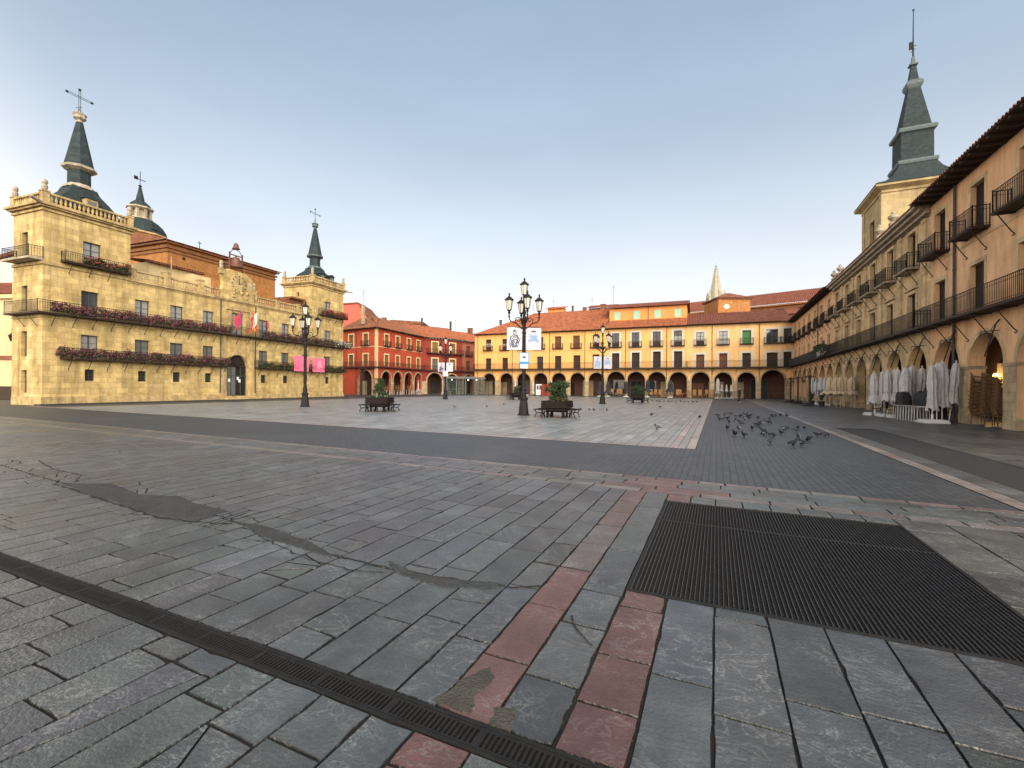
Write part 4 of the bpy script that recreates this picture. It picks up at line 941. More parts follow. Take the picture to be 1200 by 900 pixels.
iron_bal(1.0, 14.3, 3.42, .6, 4.3); iron_bal(17.7, 31.9, 3.40, .6, 4.25)
iron_bal(1.0, 5.4, 10.72, .62, 11.55); iron_bal(27.1, 32.1, 10.72, .62, 11.6)
s = MB(); s.box(-.85, -.1, 10.6, -.002, 3.4, 10.74); b = s.build('balcony', 'limegrey', th); r = MB(); railing(r, [(-.02, -.05), (-.8, -.05), (-.8, 3.35), (-.02, 3.35)], 10.74, 11.55, .14); r.build('balcony_railing', 'rail', b)
pipe(th, 13.72, .7, 10.2, -.09, .05); pipe(th, 17.78, .7, 10.2, -.09, .05)
# low roofs and rooms behind the balustrade
b = MB(); b.box(8.6, 2.5, 10.5, 13.4, 6.5, 13.0); b.build('attic_wall', 'palepl', th)
b = MB(); tiles(b, 8.3, 13.6, 2.0, 13.03, 6.6, 13.75); b.box(8.3, 2.0, 12.9, 13.6, 2.5, 12.98); b.build('attic_roof', 'tiledark', th)
b = MB(); b.box(11.7, 1.3, 10.5, 13.7, 3, 12.5); b.build('attic_wall', 'palepl', th)
b = MB(); b.box(12.5, 1.27, 11.3, 12.8, 1.296, 11.75); b.build('attic_window', 'dark', th)
b = MB(); b.box(18, 3, 10.5, 23.0, 7, 13.6); b.build('attic_wall', 'brickocre', th)
b = MB(); b.box(23.1, 1.2, 10.5, 25.8, 4, 12.4); b.box(23.5, .7, 12.3, 25.7, 4, 12.5); b.build('attic_wall', 'tilebrown', th)
b = MB(); b.tube([(9.6, 1, 10.6), (9.6, 1, 13.6)], .045, 6); b.build('pole', 'limetrim', th)

# ------------------------------------------------------------------ flower troughs, flags and cloths on the balconies
seed_ph = .7
def blooms(mb, x0, x1, y0, y1, z0, z1, n, s, rng):
    for _ in range(n):
        x, y = rng.uniform(x0, x1), rng.uniform(y0, y1)
        if x1-x0 > 3 and math.sin(x*4.3+seed_ph)*math.sin(x*1.9+2) > .55 and rng.random() < .6: continue
        z = z0+(z1-z0)*min(1, max(0, rng.betavariate(2, 1.6)))
        z += .10*math.sin(x*2.7)+.07*math.sin(x*6.1+1)
        k = s*rng.uniform(.6, 1.3); n_ = Vector((rng.gauss(0, 1), rng.gauss(0, 1), rng.gauss(0, 1))).normalized(); a = n_.orthogonal().normalized(); b = n_.cross(a)
        c = Vector((x, y, z)); mb.face([c-a*k, c-b*k*.6, c+a*k, c+b*k*.6])
def trough(label, x0, x1, z, prot, pet, mix=.6, h=.75, dens=150, seed=1, out=.12):
    dens *= 2.2; h *= .84
    rng = random.Random(seed); o = thing('flower_trough', label, 'flower trough', (*frame_at(TO, TA, 0)[:2], 0), R(TA), 'flower troughs on the town hall balconies')
    b = MB(); x = x0
    while x < x1-.3: b.box(x, -prot+.07, z+.12, min(x+.98, x1), -prot+.26, z+.34); x += 1.02
    b.build('trough', 'trough', o); L = x1-x0
    l = MB(); blooms(l, x0, x1, -prot-out, -prot+.28, z-.02, z+h, int(L*dens*(1-mix)), .085, rng); l.build('foliage', 'leaf' if mix > .3 else 'leafdark', o)
    f = MB(); blooms(f, x0, x1, -prot-out-.04, -prot+.26, z+.05, z+h+.1, int(L*dens*mix), .07, rng); f.build('blossom', pet, o)
trough('long purple flower trough on the upper balcony left of the central window', .2, 14.45, 6.8, .72, 'petal', .62, .85, 190, 2)
trough('reddish flower trough on the upper balcony right of the central window', 18.3, 29.0, 6.8, .72, 'petal', .45, .8, 170, 3)
trough('white flower trough at the far end of the upper balcony', 29.0, 32.7, 6.8, .78, 'petalw', .35, .85, 190, 4)
trough('long purple flower trough on the lower balcony left of the portal', .6, 14.4, 3.55, .6, 'petal', .55, .85, 190, 5)
trough('green leafy trough on the lower balcony right of the portal', 17.9, 31.7, 3.5, .6, 'petalred', .10, .65, 150, 6)
trough('mixed red and green trough on the top balcony of the near tower', 2.2, 5.2, 10.8, .62, 'petalred', .3, .7, 170, 7)
trough('red flower trough on the top balcony of the far tower', 27.3, 31.9, 10.8, .62, 'petalred', .45, .75, 170, 8)
def cloth(name, label, cat, P0, ang, w, h, mat, seed, group, marks=None, mm=None, wav=.02):
    o = thing(name, label, cat, P0, ang, group); mb = MB(); n, m = 10, 8; rng = random.Random(seed); ph = rng.uniform(0, 6)
    fy = lambda x, z: wav*math.sin(x/w*7+ph+z*1.5)+wav*.6*math.sin(z/h*5+ph)
    for i in range(n):
        for j in range(m):
            q = [(x, fy(x, z), z) for x, z in ((i*w/n-w/2, -j*h/m), ((i+1)*w/n-w/2, -j*h/m), ((i+1)*w/n-w/2, -(j+1)*h/m), (i*w/n-w/2, -(j+1)*h/m))]
            mb.face(q[::-1]); mb.face([(x, y+.008, z) for x, y, z in q])
    mb.build('cloth', mat, o)
    for k, strokes in enumerate(marks or ()):
        b = MB()
        for s in strokes:
            for (ax, az), (bx, bz) in zip(s, s[1:]):
                d = Vector((bx-ax, 0, bz-az)); L = d.length
                if L < 1e-5: continue
                nn = Vector((-d.z, 0, d.x))/L*.016; a = Vector((ax, fy(ax, az)-.006, az)); c = Vector((bx, fy(bx, bz)-.006, bz)); b.face([a-nn, c-nn, c+nn, a+nn])
        b.build('print', mm[k], o)
    return o
def on_th(x, y, z): v = Matrix.Rotation(R(TA), 3, 'Z') @ Vector((x, y, z)); return (TO[0]+v.x, TO[1]+v.y, z)
rr = random.Random(9)
def scribble(cx, cz, w, h, n, rng): return [[(cx+rng.uniform(-w, w), cz+rng.uniform(-h, h)) for _ in range(2)] for _ in range(n)]
cloth('hanging_cloth', 'plain pink cloth hanging over the lower town hall balcony', 'cloth', on_th(23.7, -.72, 5.15), R(TA), 2.3, 1.85, 'pink', 1, 'pink cloths on the balcony')
ring = [[(.15+.45*cos(a), -.85+.5*sin(a)) for a in [2*pi*k/16 for k in range(17)]]]
cloth('hanging_cloth', 'pink cloth with a pale printed emblem hanging beside the plain one', 'cloth', on_th(26.5, -.72, 5.05), R(TA), 2.1, 1.75, 'pink', 2, 'pink cloths on the balcony', [ring+scribble(.15, -.8, .4, .4, 26, rr)], ['pinkl'])
# ladder of thick print marks needs a wider pen on the cloth: doubled strokes above
def flag(label, x, lean, bands, seed):
    o = thing('flag', label, 'flag', on_th(x, -.68, 7.0), R(TA), 'flags over the town hall door'); T0 = Vector((0, 0, 0)); T1 = Vector((lean, -1.0, 2.4))
    p = MB(); p.tube([T0, T1], .022, 6); p.lathe([(.01, 0), (.05, .05), (.01, .12)], T1, 6); p.build('pole', 'limetrim', o)
    n = 10; D = (T1-T0); Lp = .62; rng = random.Random(seed)
    def pt(u, v):             # u along the pole from the tip, v drop across the hanging cloth
        q = T1-D*(u*.28); sg = math.copysign(1, lean); return q+Vector((sg*(.62*u+.16*v)+.07*math.sin(v*6+u*3+seed), .10*math.sin(v*4+u*6+seed), -v*1.55-.25*u))
    k = len(bands)
    for b, m in enumerate(bands):
        mb = MB()
        for i in range(4):
            for j in range(n):
                u0, u1 = (b+i/4)/k, (b+(i+1)/4)/k; v0, v1 = j/n, (j+1)/n
                mb.face([pt(u0, v0), pt(u1, v0), pt(u1, v1), pt(u0, v1)])
        mb.build('cloth', m, o)
flag('crimson and purple flag leaning left over the central window', 15.3, -.5, ['fpur', 'fred'], 1)
flag('red and yellow striped flag over the central window', 15.75, .25, ['fred', 'fyel', 'fred'], 2)
flag('red and white quartered flag over the central window', 16.9, -.3, ['fwht', 'fred'], 3)
flag('dark blue and red flag at the right of the others', 17.35, .2, ['fblu', 'fred'], 4)

# ================================================================== red corner house, its neighbours and the roofs behind
_MB = MB
class Turned(_MB):                 # mesh builder whose points are turned and moved before they are stored
    A = 0; O = (0, 0)
    def face(s, pts): _MB.face(s, [s._t(p) for p in pts])
    def idx(s, pts, f): _MB.idx(s, [s._t(p) for p in pts], f)
    def _t(s, p): a = s.A; return (s.O[0]+cos(a)*p[0]-sin(a)*p[1], s.O[1]+sin(a)*p[0]+cos(a)*p[1], p[2])
def turned(A, O):
    global MB
    if A is None: MB = _MB; return
    MB = type('T_', (Turned,), {'A': A, 'O': O})
RDO, RDA = (-52.8, 60.6), 96.3
red = thing('red_house', 'bright red arcaded corner house with cream window frames', 'house', (*RDO, 0), R(RDA))
def front(o, x0, x1, top, wm, wins, archs, zs, th_=.35, sur='cream', sw=.26, gal=True, pw=9, seed=3, ringm='pier', gmat=('gallery', 'gallerypale')):
    w = MB(); wall(w, x0, x1, 0, top, [(c-v/2, c+v/2, a, b) for c, v, a, b, _ in wins], [(c, r, zs, -.02) for c, r in archs], th_); w.build('wall', wm, o)
    if archs:
        ed = [x0]+[v for c, r in archs for v in (c-r, c+r)]+[x1]; piers(o, [(max(a, b-pw) if i == 0 else a, min(b, a+pw) if i else b) for i, (a, b) in enumerate(zip(ed[0::2], ed[1::2]))], zs, th_)
        for c, r in archs: a = MB(); archivolt(a, c, r, zs, .32, .03); a.build('arch_ring', ringm, o)
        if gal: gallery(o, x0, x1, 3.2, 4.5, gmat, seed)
    for c, v, a, b, st in wins:
        q = window(o, c, v, a, b, .2, st)
        if sur: surround(q, sur, c, v, a, b, sw)
redw = [(c, 1.15, z0, z1, 'olive') for c in (3.0, 6.55, 10.45, 14.0) for z0, z1 in ((8.6, 10.6), (5.1, 7.05))]
front(red, 0, 15.55, 11.4, 'red', redw, [(2.95, 1.42), (6.7, 1.42), (10.4, 1.42), (14.05, 1.4)], 2.72, seed=4)
for c in (3.0, 6.55, 10.45, 14.0): small_balcony(red, c, 2.0, 8.5, .35, .95, drop=0, braces=0)
b = MB(); b.box(-.04, -.04, 7.9+.4, 15.5, -.002, 8.42); b.build('string_course', 'cream', red)
b = MB(); b.box(-.05, -.05, 2.9, .42, -.002, 11.38); b.build('corner_quoin', 'cream', red)
long_balcony(red, 0, 15.5, 4.72, .5, 5.75, 0, 'rail', 0, (False, False), .16, .14)
eaves(red, 0, 15.5, 11.38, .7, .7)
LT = 180+188-RDA-180          # turn of the left front relative to the right front
ta = R(352-RDA); to = (-7.2*cos(ta), -7.2*sin(ta))
turned(ta, to)
front(red, -2.5, 7.2, 11.4, 'red', [(4.45, 1.15, 8.6, 10.6, 'olive'), (4.45, 1.15, 5.1, 7.05, 'olive'), (.6, 1.15, 8.6, 10.6, 'olive'), (.6, 1.15, 5.1, 7.05, 'olive')], [(4.55, 1.5)], 2.72, sur='cream', gal=False, pw=.6)
b = MB(); b.box(2.9, 1.0, -.02, 6.2, 1.1, 4.4); b.build('gallery_wall', 'gallery', red)
b = MB(); b.box(3.8, .92, 0, 5.3, .99, 3.3); b.build('shop_door', 'wood', red)
b = MB(); b.box(-2.5, -.04, 8.3, 7.24, -.002, 8.42); b.build('string_course', 'cream', red)
b = MB(); b.box(6.78, -.05, 2.9, 7.24, -.002, 11.38); b.build('corner_quoin', 'cream', red)
long_balcony(red, -2.5, 7.7, 4.72, .5, 5.75, 0, 'rail', 0, (False, False), .16, .14)
small_balcony(red, 4.45, 1.9, 8.5, .35, .95, drop=0, braces=0)
eaves(red, -2.5, 7.7, 11.38, .7, .7)
pipe(red, 2.0, .2, 11.3)
turned(None, None)
# hipped roof of the red house: two slopes meeting on the corner hip
rf = MB(); tiles(rf, -.7, 15.6, -.75, 11.56, 4.6, 14.4, hipl=5.6); rf.build('roof', 'tilebrown', red)
turned(ta, to); rf = MB(); tiles(rf, -2.5, 7.95, -.75, 11.56, 4.6, 14.4, hipr=5.6); rf.build('roof', 'tilebrown', red); turned(None, None)
chimney(red, 1.2, 3.6, 13.6, 2.0, .45, 'pier'); antenna(red, 1.2, 3.6, 15.8, 2.6)
# dark red house across the corner
A2 = math.degrees(math.atan2(8.8, 4.2))
dk = thing('dark_red_house', 'dark red house with iron balconies between the red house and the yellow row', 'house', (-54.5, 76.0, 0), R(A2))
front(dk, 0, 9.75, 11.45, 'dkred', [(3.0, 1.3, 8.6, 10.7, 'olive'), (7.3, 1.3, 8.6, 10.7, 'olive'), (3.0, 1.3, 5.1, 7.3, 'greyglass'), (7.3, 1.3, 5.1, 7.3, 'olive')], [(3.0, 1.75), (7.2, 1.5)], 2.6, seed=9)
long_balcony(dk, .5, 9.75, 4.7, .6, 5.8, 0, 'rail', 0, (True, False), .16, .14); long_balcony(dk, 1.0, 9.75, 8.3, .7, 9.35, 0, 'rail', 0, (True, True), .16, .12)
eaves(dk, -.3, 9.75, 11.43, .7, .7); rf = MB(); tiles(rf, -1.5, 10.3, -.75, 11.6, 7, 14.9); rf.build('roof', 'tile', dk)
s = MB(); s.box(-1, .4, 0, 0, 5, 11.3); s.build('side_wall', 'dkred', dk)
pk = thing('pink_house', 'dusty pink house squeezed in the corner behind the glass pavilion', 'house', (-50.45, 84.6, 0), R(72))
front(pk, 0, 9, 11.3, 'pinkpl', [(2.1, 1.2, 8.4, 10.4, 'brownsh'), (2.1, 1.2, 5.1, 7.2, 'brownsh'), (5.0, 1.2, 8.4, 10.4, 'brownsh'), (5.0, 1.2, 5.1, 7.2, 'brownsh')], [(2.2, 1.4), (6, 1.4)], 2.7, seed=12, sur=None)
long_balcony(pk, 0, 9, 4.7, .6, 5.7, 0, 'rail', 0, (True, True), .16, .14); small_balcony(pk, 2.1, 2.0, 8.25, .5, 1.0, drop=0, braces=0)
eaves(pk, 0, 9, 11.28, .7, .7); rf = MB(); tiles(rf, -.5, 9.5, -.75, 11.45, 6, 14.3); rf.build('roof', 'tile', pk)
chimney(pk, 1.5, 5.4, 14.0, 2.2, .35, 'frame'); chimney(pk, 7.5, 5.4, 14.3, 1.0, .9, 'brickdark'); antenna(pk, 3.5, 6, 14.2, 3)
chimney(dk, 3.5, 6.5, 14.6, 1.8, .3, 'frame')
# salmon gable and yellow block behind the red house
ga_ = thing('salmon_gable_house', 'tall blank salmon pink gable rising behind the red house', 'house', (-71.5, 72.5, 0), R(24.4))
g = MB(); g.prism([(-9, 0), (7.1, 0), (7.1, 13.0), (6.3, 13.6), (2.6, 18.9), (-9, 18.1)], 0, 9); g.build('wall', 'gable', ga_)
g = MB(); g.prism([(-9.2, 18.1), (2.6, 18.92), (7.3, 12.95), (7.4, 13.2), (2.65, 19.2), (-9.2, 18.35)], -.25, 9); g.build('roof', 'tilebrown', ga_)
yb_ = thing('yellow_rear_house', 'plain yellow house showing above the red house roof', 'house', (-69.6, 83.8, 0), R(24.4))
g = MB(); g.box(0, 0, 0, 7.9, 8, 15.9); g.build('wall', 'yell', yb_)
g = MB(); g.prism([(-2.5, 15.6), (-2.0, 16.3), (1.0, 16.9), (8.2, 16.5), (8.2, 15.95), (0, 15.95)], -.5, 8); g.build('roof', 'tilebrown', yb_)
g = MB(); g.box(-6, 1.5, 0, -.05, 8, 15.5); g.build('side_wall', 'brickdark', yb_)
chimney(yb_, -1.5, 2, 16.4, 1.2, .9, 'tilebrown'); antenna(yb_, .5, 3, 16.6, 2.6)
# brick church and domed lantern behind the town hall
bc = thing('brick_church', 'brown brick church block behind the town hall balustrade with a slate dome', 'church', (*frame_at(TO, TA, 0)[:2], 0), R(TA))
b = MB(); b.box(14.4, 9, 0, 28.6, 20, 17.1); b.build('wall', 'brickred', bc)
b = MB()
for o_, z0, z1 in ((.12, 16.2, 16.35), (.22, 16.6, 16.8), (.4, 17.1, 17.3)): b.box(14.4-o_, 9-o_, z0, 28.6+o_, 20, z1)
b.build('brick_cornice', 'brickdark', bc)
b = MB(); tiles(b, 13.8, 29.2, 8.4, 17.35, 15, 18.9); b.face([(13.8, 8.4, 17.35), (13.8, 15, 18.9), (13.8, 21, 17.35)]); b.build('roof', 'tilebrown', bc)
b = MB(); b.tube([(21.0, 8.9, 10), (21.0, 8.9, 17.1)], .07, 6); b.build('downpipe', 'wood', bc)
b = MB(); b.box(16.0, 8.95, 15.7, 16.3, 8.99, 16.0); b.build('vent', 'dark', bc)
b = MB(); b.lathe([(.02, 0), (.05, .1), (.03, 1.0)], (20.8, 13, 18.7), 5); b.box(20.55, 12.97, 19.4, 21.05, 13.03, 19.46); b.build('iron_cross', 'iron', bc)
DX, DY = 16.4, 17.0
b = MB(); b.lathe([(2.75, 10), (2.75, 19.1)], (DX, DY, 0), 12); b.build('dome_base', 'brickocre', bc)
b = MB(); b.lathe([(2.8, 19.08), (3.0, 19.2), (2.98, 19.35), (2.7, 19.38)], (DX, DY, 0), 12); b.build('dome_cornice', 'limetrim', bc)
b = MB(); b.lathe([(2.75, 19.35), (2.6, 19.9), (2.25, 20.5), (1.75, 21.0), (1.3, 21.25)], (DX, DY, 0), 16); dme = b.build('dome', 'slate', bc)
b = MB(); b.box(DX-.35, DY-2.75, 19.8, DX+.35, DY-1.6, 20.45); b.build('dormer', 'slate', dme)
b = MB()
for k in range(8): a = 2*pi*k/8; b.box(DX+1.0*cos(a)-.13, DY+1.0*sin(a)-.13, 21.3, DX+1.0*cos(a)+.13, DY+1.0*sin(a)+.13, 22.5)
b.lathe([(1.3, 21.2), (1.3, 21.4), (1.1, 21.45)], (DX, DY, 0), 8); b.lathe([(.72, 21.4), (.72, 22.4)], (DX, DY, 0), 8); b.lathe([(1.1, 22.4), (1.38, 22.55), (1.34, 22.72)], (DX, DY, 0), 8); ln = b.build('lantern', 'limegrey', dme)
b = MB(); b.lathe([(1.15, 22.72), (.98, 23.1), (.6, 23.45), (.42, 23.6)], (DX, DY, 0), 10); b.lathe([(.44, 23.62), (.14, 25.2)], (DX, DY, 0), 8); b.build('lantern_roof', 'slate', ln)
b = MB(); b.lathe([(.05, 25.2), (.2, 25.36), (.05, 25.5)], (DX, DY, 0), 8); b.tube([(DX, DY, 25.4), (DX, DY, 27.1)], .035, 5); b.box(DX-.55, DY-.03, 26.1, DX+.6, DY+.03, 26.17); b.box(DX-.65, DY-.03, 26.0, DX-.25, DY+.03, 26.4); b.build('weather_vane', 'iron', ln)
# pale house at the left edge
lh = thing('pale_house', 'pale yellow house beyond the near tower with tiled lower roof', 'house', (-73.5, 17.2, 0), R(15.9))
b = MB(); b.box(0, 0, 0, 13.6, 8, 10.2); b.build('wall', 'palepl', lh)
b = MB(); b.box(-.1, -.35, 9.9, 13.7, 0, 10.3); b.build('eave', 'cream', lh)
b = MB(); tiles(b, -.1, 13.8, -.5, 10.35, 3.2, 12.3); b.build('roof', 'tiledark', lh)
b = MB(); b.prism([(0, 10), (14, 10), (14, 12.6), (8, 15.6), (0, 14)], 3.3, 8); b.build('upper_gable', 'white', lh)
b = MB(); b.prism([(14.3, 12.5), (8, 15.65), (-.2, 14.0), (-.2, 14.35), (8, 16.0), (14.3, 12.85)], 3.0, 8); b.build('upper_roof', 'tiledark', lh)
b = MB(); b.box(0, -.08, 0, 13.6, 0, 1.3); b.build('plinth', 'darksh', lh)
b = MB(); b.box(0, -.12, 3.9, 13.6, 0, 4.3); b.build('string_course', 'tilebrown', lh)
b = MB(); b.tube([(11.6, 0, 6.8), (11.6, -.5, 6.9), (11.6, -.5, 6.6)], .03, 5); b.lathe([(.1, -.55), (.22, -.1), (.26, 0), (.05, .25), (.03, .35)], (11.6, -.5, 6.2), 6); b.build('wall_lantern', 'iron', lh)
# brick block, long brick church and cathedral spire beyond the far row
bk = thing('brick_tower_block', 'square ochre brick block rising behind the ochre house', 'building', (0.2, 92.3, 0), R(24.4))
b = MB(); b.box(-.1, 0, 0, 5.9, 6, 18.2); b.build('wall', 'brickocre', bk)
b = MB(); rr = random.Random(2)
for _ in range(16): x = rr.uniform(.5, 5.2); z = 16.9+rr.uniform(-.5, .6); b.box(x, -.03, z, x+rr.uniform(.1, .4), 0, z+.12)
b.build('putlog_stones', 'pier', bk)
b = MB(); b.box(-.4, -.3, 18.2, 6.2, 6.3, 18.4); b.build('brick_cornice', 'brickdark', bk)
b = MB(); b.lathe([(4.9, 18.4), (.6, 19.8)], (2.9, 3, 0), 4, pi/4); b.build('roof', 'tilebrown', bk)
A3 = math.degrees(math.atan2(119.05-128.06, 20.49+10.53)); L3 = math.hypot(31.02, 9.01)
lc = thing('long_brick_church', 'long dark brick church with a wide red tile roof on the skyline', 'church', (-17.5, 124.2, 0), R(-16.2))
b = MB(); b.box(0, 0, 0, 48, 9, 20.2); b.build('wall', 'brickdark', lc)
for k in range(11): b = MB(); b.box(2+4.1*k, -.12, 17.6, 3.4+4.1*k, -.01, 19.2); b.build('window', 'dark', lc)
b = MB(); tiles(b, -.5, 48.5, -.9, 20.25, 6, 24.0, per=.4, amp=.07); b.build('roof', 'tiledark', lc)
b = MB(); b.box(0, -.6, 19.9, 48, 0, 20.2); b.build('cornice', 'brickocre', lc)
b = MB(); b.box(16, -9, 0, 48, -.5, 16.6); b.build('aisle', 'brickdark', lc)
b = MB(); tiles(b, 15.5, 48.5, -9.6, 16.6, -.2, 18.9, per=.4, amp=.07); b.build('aisle_roof', 'tiledark', lc)
ct = thing('cathedral_spire', 'pale openwork stone spire with pinnacles far beyond the roofs', 'spire', (-.6, 208.3, 0), R(10))
b = MB(); b.box(-3.4, -3.4, 0, 3.4, 3.4, 37.5); b.build('belfry', 'cathst', ct)
b = MB(); b.lathe([(2.9, 37.5), (.28, 52.6)], (0, 0, 0), 8, pi/8); b.lathe([(.1, 52.5), (.5, 52.8), (.1, 53.2), (.06, 54.4)], (0, 0, 0), 6); spc = b.build('spire', 'cathst', ct)
b = MB(); rr = random.Random(1)
for k in range(8):
    a = 2*pi*k/8+pi/8
    for j in range(15):
        t = j/15; r = 2.9*(1-t)+.28*t+.1; b.lathe([(.05, -.25), (.2, .0), (.05, .28)], (r*cos(a), r*sin(a), 37.6+15*t), 5)
b.build('crocket_rows', 'cathst', spc)
for k in range(8):
    a = 2*pi*k/8
    for j in range(7):
        t = (j+.4)/7.6; r = (2.9*(1-t)+.28*t)*.93; s_ = .5*(1-t)+.1; b = MB(); b.lathe([(s_, -.03), (s_, .03)], (0, 0, 0), 6)
        if k in (4, 5, 6, 7): o_ = b.build('tracery_hole', 'limegrey', spc, loc=(r*cos(a), r*sin(a), 37.5+15.1*t)); o_.rotation_euler = (0, R(78), a)
for sx in (-1, 1):
    for sy in (-1, 1):
        b = MB(); b.lathe([(.55, 37.4), (.5, 39.4), (.65, 39.6), (.08, 42.6)], (sx*2.9, sy*2.9, 0), 6); b.build('pinnacle', 'cathst', ct)

# ================================================================== street furniture
V = R(24.36)                      # heading of the photographer's view over the square
def make_lamp(loc, rz, label, sc=1.0):
    o = thing('street_lamp', label, 'street lamp', loc, rz, 'four armed iron lamp posts'); o.scale = (sc, sc, sc)
    b = MB(); b.lathe([(.36, 0), (.36, .06), (.30, .09), (.29, .16), (.22, .75), (.2, .86), (.25, .9), (.26, .98), (.2, 1.02), (.17, 1.08)], n=8, ph=pi/8); b.build('base', 'iron', o)
    b = MB(); b.lathe([(.15, 1.05), (.16, 1.3), (.13, 1.42), (.15, 1.48), (.11, 1.56), (.095, 2.2), (.085, 4.6), (.12, 4.65), (.12, 4.72), (.085, 4.78), (.08, 5.2), (.13, 5.28), (.16, 5.4), (.1, 5.52), (.075, 5.7), (.12, 5.85), (.07, 6.0), (.055, 6.5), (.09, 6.6), (.05, 6.75)], n=14)
    for k in range(8): a = pi/4*k; b.tube([(.1*cos(a), .1*sin(a), 1.6), (.09*cos(a), .09*sin(a), 4.55)], .014, 4)
    b.build('column', 'iron', o)
    def lantern(x, y, z):
        q = MB(); q.lathe([(.03, -.28), (.05, -.2), (.09, -.14), (.05, -.08), (.11, -.02), (.12, .02)], (x, y, z), 8); q.lathe([(.2, .54), (.27, .57), (.27, .63), (.2, .66), (.12, .74), (.05, .79), (.035, .84), (.06, .88), (.02, .98)], (x, y, z), 6)
        for k in range(6): a = pi/3*k; q.tube([(x+.125*cos(a), y+.125*sin(a), z), (x+.205*cos(a), y+.205*sin(a), z+.55)], .012, 4)
        l = q.build('lantern', 'iron', o)
        g = MB(); g.lathe([(.115, .01), (.19, .55)], (x, y, z), 6); g.build('lantern_glass', 'lampglass', l)
    for k in range(4):
        a = pi/2*k; c_, s_ = cos(a), sin(a); P = lambda r, z: (r*c_, r*s_, z); q = MB()
        q.tube([P(.06, 4.92), P(.25, 5.02), P(.45, 5.22), P(.62, 5.28), P(.78, 5.33), P(.86, 5.48), P(.87, 5.66)], [.04, .035, .035, .035, .035, .035, .04], 6)
        sp = [P(.34+.16*math.exp(-t*.22)*cos(t+pi)*1.0+.0, 5.42+.17*math.exp(-t*.22)*sin(t+pi)) for t in [i*.55 for i in range(18)]]
        q.tube([P(.58, 5.27)]+[P(.33+(.2-.011*i)*cos(-.9+i*.5), 5.42+(.19-.010*i)*sin(-.9+i*.5)) for i in range(16)], .026, 5); q.tube([P(.08, 5.45), P(.14, 5.36), P(.18, 5.30)], .025, 5)
        q.lathe([(.03, 0), (.08, .05), (.03, .1)], P(.87, 5.55), 6); q.build('scroll_arm', 'iron', o); lantern(*P(.87, 5.95))
    lantern(0, 0, 6.85)
    return o
lampA = make_lamp((-9.85, 23.35, 0), V+R(10), 'iron lamp post carrying two banners and a blue parking sign', .985)
make_lamp((-27.9, 24.3, 0), V+R(38), 'iron lamp post without banners in front of the town hall', 1.0)
make_lamp((-10.1, 43.6, 0), V+R(26), 'iron lamp post with two banners in front of the yellow row, no sign on it', 1.0)
make_lamp((-30.6, 47.6, 0), V+R(50), 'iron lamp post with two banners and a small white sign by the red house', 1.0)
def local(rz, P, dx, dy, z): return (P[0]+cos(rz)*dx-sin(rz)*dy, P[1]+sin(rz)*dx+cos(rz)*dy, z)
def figure_marks(r):            # sketchy portrait of a seated figure
    m = [[(.0+.09*cos(a), -.28+.12*sin(a)) for a in [k*pi/6 for k in range(13)]]]
    m += [[(-.06, -.4), (-.2, -.55), (-.3, -.85), (-.22, -1.15)], [(.06, -.4), (.2, -.55), (.28, -.75), (.1, -.9)], [(-.25, -.95), (.33, -.62)], [(-.22, -1.05), (.3, -.72)], [(-.02, -.42), (-.04, -.6)]]
    m += [[(.02+.22*cos(a), -.88+.2*sin(a)) for a in [k*pi/6 for k in range(13)]]]
    return m+scribble(-.02, -.8, .26, .35, 24, r)+scribble(0, -.2, .08, .06, 10, r)
def wave_marks(r):
    m = [[(-.28+.56*k/12, -.75+.03*i-.13*math.sin(k*pi/12)*(i*.25)) for k in range(13)] for i in range(-3, 4)]
    m += [[(-.25+.07*i, -.55-.02*(i % 2)), (-.25+.07*i, -.38+.03*(i % 3))] for i in range(7)]
    return m+scribble(0, -.62, .27, .16, 26, r)
def title_marks(r): return [[(-.12+.04*i, -.27), (-.1+.04*i, -.22)] for i in range(7)]+[[(-.13, -.2), (.14, -.19)]]
def banners(P, w, h, ztop, rz, A, B, c1, c2, seed, g='banners on the lamp posts', gap=.1):
    r = random.Random(seed)
    for sgn, lab, mk, ink in ((-1, A, figure_marks, c1), (1, B, wave_marks, c2)):
        o = cloth('banner', lab, 'banner', local(rz, P, sgn*(gap+w/2), 0, ztop), rz, w, h, 'bannerw', seed+sgn, g, [mk(r)]+([title_marks(r)] if sgn > 0 else []), [ink, 'ink'], .012)
        b = MB()
        for z in (.0, -h): b.tube([(-sgn*(w/2+gap), 0, z), (sgn*w/2, 0, z)], .014, 5)
        b.build('banner_rod', 'iron', o)
banners((-9.85, 23.35), .86, 1.28, 4.93, V+R(3), 'pale banner with a dark sketched figure, on the lamp post with the parking sign', 'pale banner with a faint blue sketch, on the lamp post with the parking sign', 'ink', 'inkblue', 3)
banners((-10.1, 43.6), .78, 1.22, 4.62, V, 'left banner of the lamp post before the yellow row, blue sketch', 'right banner of the lamp post before the yellow row, pale blue print', 'inkblue', 'inkblue', 5)
banners((-30.6, 47.6), .84, 1.15, 4.55, V-R(6), 'left banner of the lamp post by the red house, with a dark ring', 'right banner of the lamp post by the red house, almost blank', 'ink', 'bannerw', 8)
